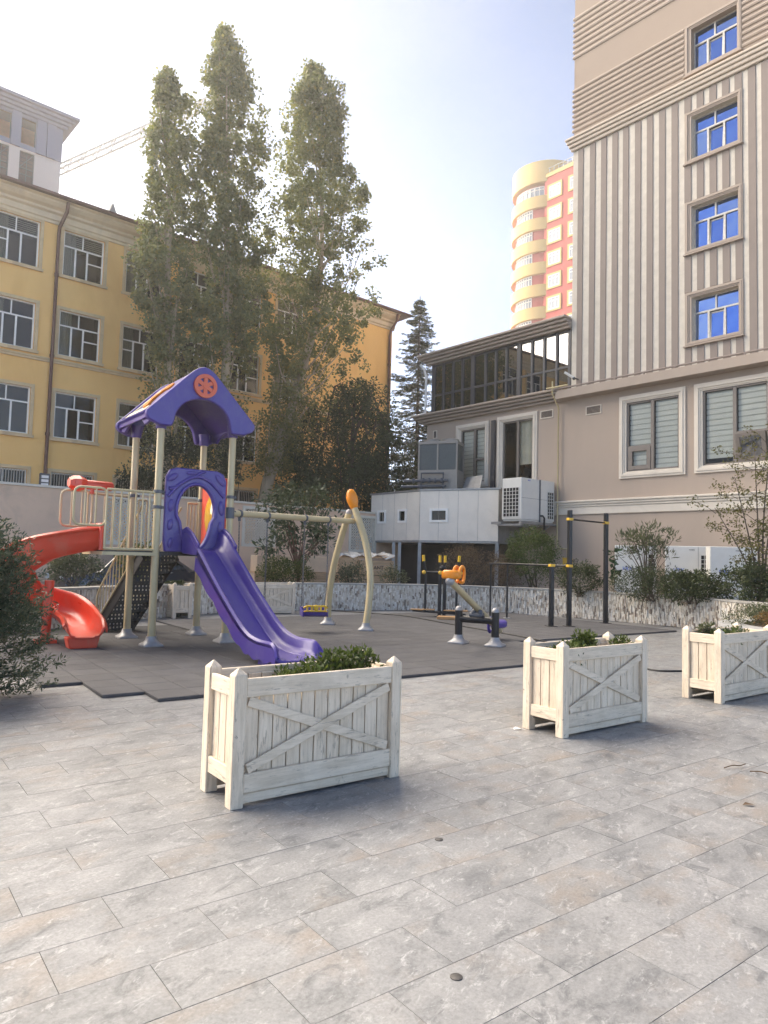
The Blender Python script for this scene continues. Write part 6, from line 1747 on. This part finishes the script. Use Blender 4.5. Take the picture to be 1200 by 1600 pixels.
pn = thing('leaning_sheet', 'grey metal sheet leaning by the chiller under the annex window', 'sheet', (3.0, 27.6, CZ1 + .06), R(-49))
MB().add([(0, 0, 0), (.95, 0, 0), (.9, .22, .62), (.06, .22, .60), (0, .02, 0), (.95, .02, 0), (.9, .24, .62), (.06, .24, .60)], [(0, 1, 2, 3), (4, 7, 6, 5), (0, 4, 5, 1), (1, 5, 6, 2), (2, 6, 7, 3), (3, 7, 4, 0)]).build('sheet', 'galvanised', pn)
# wall-hung double condenser
vr = thing('wall_condenser', 'large cream double condenser unit on a steel wall bracket', 'condenser', (4.70, 24.20, 2.86), R(41))
def condenser(parent, L_, D_, H_, m='unit_white'):
    bo = MB().box(0, L_, 0, D_, .06, H_).box(.05, L_ - .05, .02, D_ - .02, 0, .06).build('casing', m, parent, bevel=.012)
    return bo
cs = condenser(vr, 1.90, .85, 1.50)
MB().box(1.0, 1.05, -.03, .0, .0, 1.50).box(0, 1.0, -.004, .0, .80, .808).box(1.05, 1.90, -.004, .0, .80, .808).build('panel_joint', 'dark_clamp', cs)
def grille(par, x0, x1, z0, z1, axis, pos, nx, nz):
    if axis == 'y': MB().box(x0, x1, pos - .012, pos - .004, z0, z1).build('grille_back', 'dark_void', par)
    else: MB().box(pos - .012, pos - .004, x0, x1, z0, z1).build('grille_back', 'dark_void', par)
    g_ = MB()
    for k in range(nx + 1):
        c = x0 + (x1 - x0) * k / nx
        g_.box(c - .008, c + .008, pos - .026, pos - .013, z0, z1) if axis == 'y' else g_.box(pos - .026, pos - .013, c - .008, c + .008, z0, z1)
    for k in range(nz + 1):
        c = z0 + (z1 - z0) * k / nz
        g_.box(x0, x1, pos - .025, pos - .0135, c - .008, c + .008) if axis == 'y' else g_.box(pos - .025, pos - .0135, x0, x1, c - .008, c + .008)
    g_.build('grille', m_grille, par)
m_grille = 'unit_white'
grille(cs, .10, .77, .15, 1.16, 'x', 0, 5, 8); grille(cs, 1.48, 1.82, .14, 1.10, 'y', 0, 3, 8)
text_mesh('brand_mark', 'MDV', .07, 'blue_print', cs, (.42, -.004, 1.42), (R(90), 0, 0))
bk = MB().box(-.10, 2.0, -.08, .02, -.10, -.02).box(-.10, 2.0, .8, 1.25, -.10, -.02)
for x in (-.05, .4, .9, 1.5): bk.box(x, x + .06, -.04, 1.0, -.16, -.10)
for x in (.9, 1.5): bk.beam((x + .03, 0, -.14), (x + .03, .95, -.75), .05, .05)
bk.build('bracket', 'galvanised', vr)
MB().tube([(1.05, -.05, .22), (1.05, -.12, .22), (1.15, -.12, .15), (1.17, -.10, -.5), (1.2, .3, -.8)], .035, 8).build('hose', 'cable_black', vr, 50)
# ground condensers behind the wall bed
def ac(label, loc, rotz, mark):
    t = thing('ground_condenser', label, 'condenser', loc, rotz, 'white condenser units along the hotel wall')
    c_ = condenser(t, 1.15, .62, 1.40)
    MB().box(.86, .868, -.004, .0, .08, 1.38).box(0, .86, -.004, .0, .62, .627).build('panel_joint', 'dark_clamp', c_)
    grille(c_, .93, 1.11, .55, 1.15, 'y', 0, 2, 5)
    text_mesh('brand_mark', mark, .15, 'blue_print', c_, (.34, -.004, .72), (R(90), 0, 0), shear=.3)
    text_mesh('maker_mark', 'midea', .06, 'black_print', c_, (.70, -.004, 1.30), (R(90), 0, 0))
    MB().box(.05, 1.1, .05, .55, -.1, 0.).build('plinth', 'galvanised', t)
    return t
ac('white condenser unit half hidden behind the oleander', (6.85, 20.95, .62), R(-22), 'VRX')
ac('white condenser unit with a side grille right of the oleander', (8.02, 20.15, .62), R(-22), 'VRX')
ac('white condenser unit with blue letters behind the thin tree', (8.72, 18.9, .60), R(-15), 'VRX')
# crates and stone slabs
def crate(name, label, loc, rotz, sx, sy, sz, m='crate_wood', n=4, cat='crate'):
    t = thing(name, label, cat, loc, rotz, 'stone crates behind the bed')
    if name == 'stone_slab': MB().box(0, sx, 0, sy, 0, sz).build('slab', m, t, bevel=.015); return t
    MB().box(.02, sx - .02, .02, sy - .02, .02, sz - .02).build('filling', 'slab_stone', t)
    for k in range(n):
        z0, z1 = sz * k / n + .008, sz * (k + 1) / n - .008
        put('plank', cached(('crp', sx, round(z1 - z0, 3)), lambda: MB().box(0, sx, 0, .02, 0, z1 - z0).mesh('plank', m)), t, (0, 0, z0))
    for x in (.03, sx - .11): MB().box(x, x + .08, -.022, -.001, 0, sz).build('batten', m, t)
    MB().box(0, sx, .021, sy, sz - .018, sz).build('lid', m, t)
    return t
crate('stone_slab', 'tall pale stone slab standing on the crates behind the small tree', (-3.95, 22.3, .93), R(30), 2.5, .6, .52, 'slab_stone', cat='slab')
crate('stone_crate', 'long low wooden crate of stone under the pale slab', (-3.95, 22.0, -.02), R(30), 2.7, .9, .94)
crate('stone_crate', 'wooden crate of stone right of the pale slab', (-1.45, 23.2, -.02), R(14), 1.95, 1.0, .90)
c2 = crate('stone_crate', 'upper wooden crate with painted letters behind the curved swing legs', (-.75, 23.3, .89), R(14), 1.15, .9, .48, n=3)
crate('stone_crate', 'wooden crate of stone behind the curved swing legs', (-1.45, 23.25, .89), R(14), .68, .9, .55, n=3)
text_mesh('crate_lettering', 'GIANT', .17, 'black_print', c2, (.55, -.025, .24), (R(90), 0, 0))
fw = thing('wrapped_bundle', 'plastic wrapped bundle of boards lying on the crates', 'bundle', (-1.3, 23.4, 1.38), R(14))
m = MB()
for k in range(5): m.beam((-.1 + .05 * k, .1 + k * .1, .03 + .04 * (k % 3)), (1.75 - .07 * k, .15 + k * .12, .12 + .05 * (k % 2)), .16, .05)
m.build('boards', 'crate_wood', fw)
wr = MB(); vs = []; n = 12
for i in range(n + 1):
    for j in range(7): vs.append((-.15 + i * .16, .0 + j * .13, .10 + .13 * math.sin(math.pi * j / 6) + .06 * math.sin(i * 1.7 + j) + rnd.uniform(-.02, .03)))
wr.add(vs, [(i * 7 + j, (i + 1) * 7 + j, (i + 1) * 7 + j + 1, i * 7 + j + 1) for i in range(n) for j in range(6)]).build('film', 'film_wrap', fw, 30)
# dark car behind the left bed
car = thing('parked_car', 'dark parked car half hidden behind the bed under the red slide', 'car', (-8.6, 19.2, -.02), R(41.7))
prof = [(0, .32), (.02, .62), (.12, .78), (.95, .92), (1.45, 1.36), (1.7, 1.44), (2.9, 1.44), (3.25, 1.34), (3.85, .98), (4.25, .92), (4.32, .6), (4.3, .32)]
bd_ = MB(); 
secs = [(0., .86), (.06, .97), (.5, 1.), (1.2, 1.), (1.72, .97), (1.78, .86)]
vs = []; n = len(prof)
for y, k in secs:
    for x, z in prof: vs.append((2.15 + (x - 2.15) * k, y + (0.10 * (1 if y < .9 else -1) * max(0, z - .9) * 2 if True else 0), .32 + (z - .32) * (k if z < 1 else 1)))
bd_.add(vs, [(i * n + k, i * n + (k + 1) % n, (i + 1) * n + (k + 1) % n, (i + 1) * n + k) for i in range(len(secs) - 1) for k in range(n)] + [tuple(range(n)), tuple((len(secs) - 1) * n + k for k in range(n))])
bd_.build('body', 'car_paint', car, 35, bevel=.02)
MB().add([(1.18, -.002, .97), (2.10, -.002, .97), (2.10, .075, 1.36), (1.55, .075, 1.34)], [(0, 1, 2, 3)]).build('window', 'car_glass', car); MB().add([(2.18, -.002, .97), (3.55, -.002, .97), (3.15, .075, 1.32), (2.18, .075, 1.36)], [(0, 1, 2, 3)]).build('window', 'car_glass', car)
for x in (.85, 3.45):
    for y in (.06, 1.72):
        w_ = MB().tube([(x, y - .1, .33), (x, y + .1, .33)], .33, 20).build('wheel', 'tyre_rubber', car, 40)
        MB().tube([(x, y - .115, .33), (x, y + .115, .33)], .20, 14).build('rim', 'alloy', w_, 40)
for y in (.2, 1.4): MB().box(-.005, .05, y, y + .22, .66, .80).build('headlight', 'lamp_white', car); MB().box(4.26, 4.33, y, y + .22, .70, .84).build('tail_light', 'lamp_red', car)
for x in (1.95, 2.95): MB().box(x, x + .16, -.02, .0, .86, .89).build('door_handle', 'alloy', car)
# person inside the annex, seen through the window
pe = thing('person', 'person in black clothes standing inside behind the tall annex window', 'person', (6.61 - .656 * 2.72 + .7547 * 1.0, 25.08 + .755 * 2.72 + .656 * 1.0, 3.66), R(140))
J = {'pel': (0, 0, .95), 'sp': (0, .01, 1.18), 'ch': (0, .02, 1.36), 'nk': (0, .02, 1.50), 'hd0': (0, .03, 1.58), 'hip': (.09, 0, .90), 'kn': (.10, .01, .50), 'an': (.10, -.02, .08), 'toe': (.11, .12, .03), 'sh': (.18, .02, 1.42), 'el': (.25, -.02, 1.14), 'wr': (.22, .12, .96), 'ha': (.20, .18, .93)}
vs = [J['pel'], J['sp'], J['ch'], J['nk'], J['hd0']]; rad = [.14, .13, .15, .055, .06]; ed = [(0, 1), (1, 2), (2, 3), (3, 4)]
for s_ in (1, -1):
    b0 = len(vs)
    for q, ra in (('hip', .10), ('kn', .065), ('an', .045), ('toe', .035)): vs.append((J[q][0] * s_, J[q][1], J[q][2])); rad.append(ra)
    ed += [(0, b0), (b0, b0 + 1), (b0 + 1, b0 + 2), (b0 + 2, b0 + 3)]
    b0 = len(vs)
    for q, ra in (('sh', .065), ('el', .045), ('wr', .032), ('ha', .035)): vs.append((J[q][0] * s_, J[q][1], J[q][2])); rad.append(ra)
    ed += [(2, b0), (b0, b0 + 1), (b0 + 1, b0 + 2), (b0 + 2, b0 + 3)]
me = bpy.data.meshes.new('body'); me.from_pydata(vs, ed, []); me.materials.append(MATS['black_clothes'])
bo = put('body', me, pe); bo.modifiers.new('skin', 'SKIN'); sm = bo.modifiers.new('sub', 'SUBSURF'); sm.levels = 2; sm.render_levels = 2
for v, ra in zip(me.skin_vertices[0].data, rad): v.radius = (ra, ra)
me.skin_vertices[0].data[0].use_root = True
MB().ell((0, .03, 1.66), (.078, .095, .115), 16, 12).ell((0, .13, 1.65), (.016, .03, .022), 8, 6).build('head', 'skin', pe, 60)
MB().ell((0, .012, 1.69), (.088, .10, .105), 16, 10).build('hair', 'hair_dark', pe, 60)
# small things on the paving
for lab, p in (('small round metal stud in the paving nearest the camera', (.297, 2.59, 0)), ('small round metal stud in the paving beyond the nearer stud', (.333, 3.811, 0))):
    o = MB().lathe([(.022, .0), (.022, .003), (.018, .0045)], seg=18).build('floor_stud', 'coin_metal', None, 40, loc=p); tag(o, lab, 'stud', 'studs in the paving')
o = MB().add([(-.03, -.02, .004), (.03, -.016, .012), (.036, .02, .005), (-.01, .03, .018), (-.034, .012, .006)], [(0, 1, 3), (1, 2, 3), (0, 3, 4)]).build('paper_scrap', 'paper_scrap', None, loc=(1.212, 6.289, 0)); tag(o, 'crumpled white paper scrap beside the middle planter box', 'litter')
for k, (p, a, l) in enumerate((((2.62, 5.28, .01), 20, .22), ((2.74, 5.12, .01), -35, .18), ((2.86, 5.2, .012), 60, .15))):
    o = MB().tube(catmull([(-l / 2, 0, 0), (-l * .1, .006, .010), (l * .2, .004, .004), (l / 2, .016, .008)], 4), .004, 6).build('twig', 'dead_leaf', None, 50, loc=p, rotz=R(a)); tag(o, ('curved dry twig on the paving farthest from the dead leaf', 'straight dry twig on the paving between the other twigs', 'short dry twig on the paving at the frame edge')[k], 'twig', 'dry twigs on the paving')
o = MB().add([(-.04, 0, .004), (-.01, .022, .016), (.04, .004, .006), (.0, -.02, .014), (0, 0, .008)], [(0, 4, 1), (1, 4, 2), (2, 4, 3), (3, 4, 0)]).build('dead_leaf', 'dead_leaf', None, loc=(2.295, 4.467, 0)); tag(o, 'curled brown dead leaf lying on the paving', 'leaf')
# ------------------------------------------------------------------ scatter volume added to imitate lens glare and lift distant shadows
hz_m, hz_t, hz_o = nodes_of('glare_veil')
pv = hz_t.nodes.new('ShaderNodeVolumePrincipled')
pv.inputs['Color'].default_value = (.97, .95, .93, 1)
pv.inputs['Density'].default_value = .0016
pv.inputs['Anisotropy'].default_value = .6
hz_t.links.new(pv.outputs[0], hz_o.inputs['Volume'])
glare_haze = MB().box(-60, 60, -12, 125, -1.5, 57).build('glare_haze', 'glare_veil')
tag(glare_haze, kind='stuff')
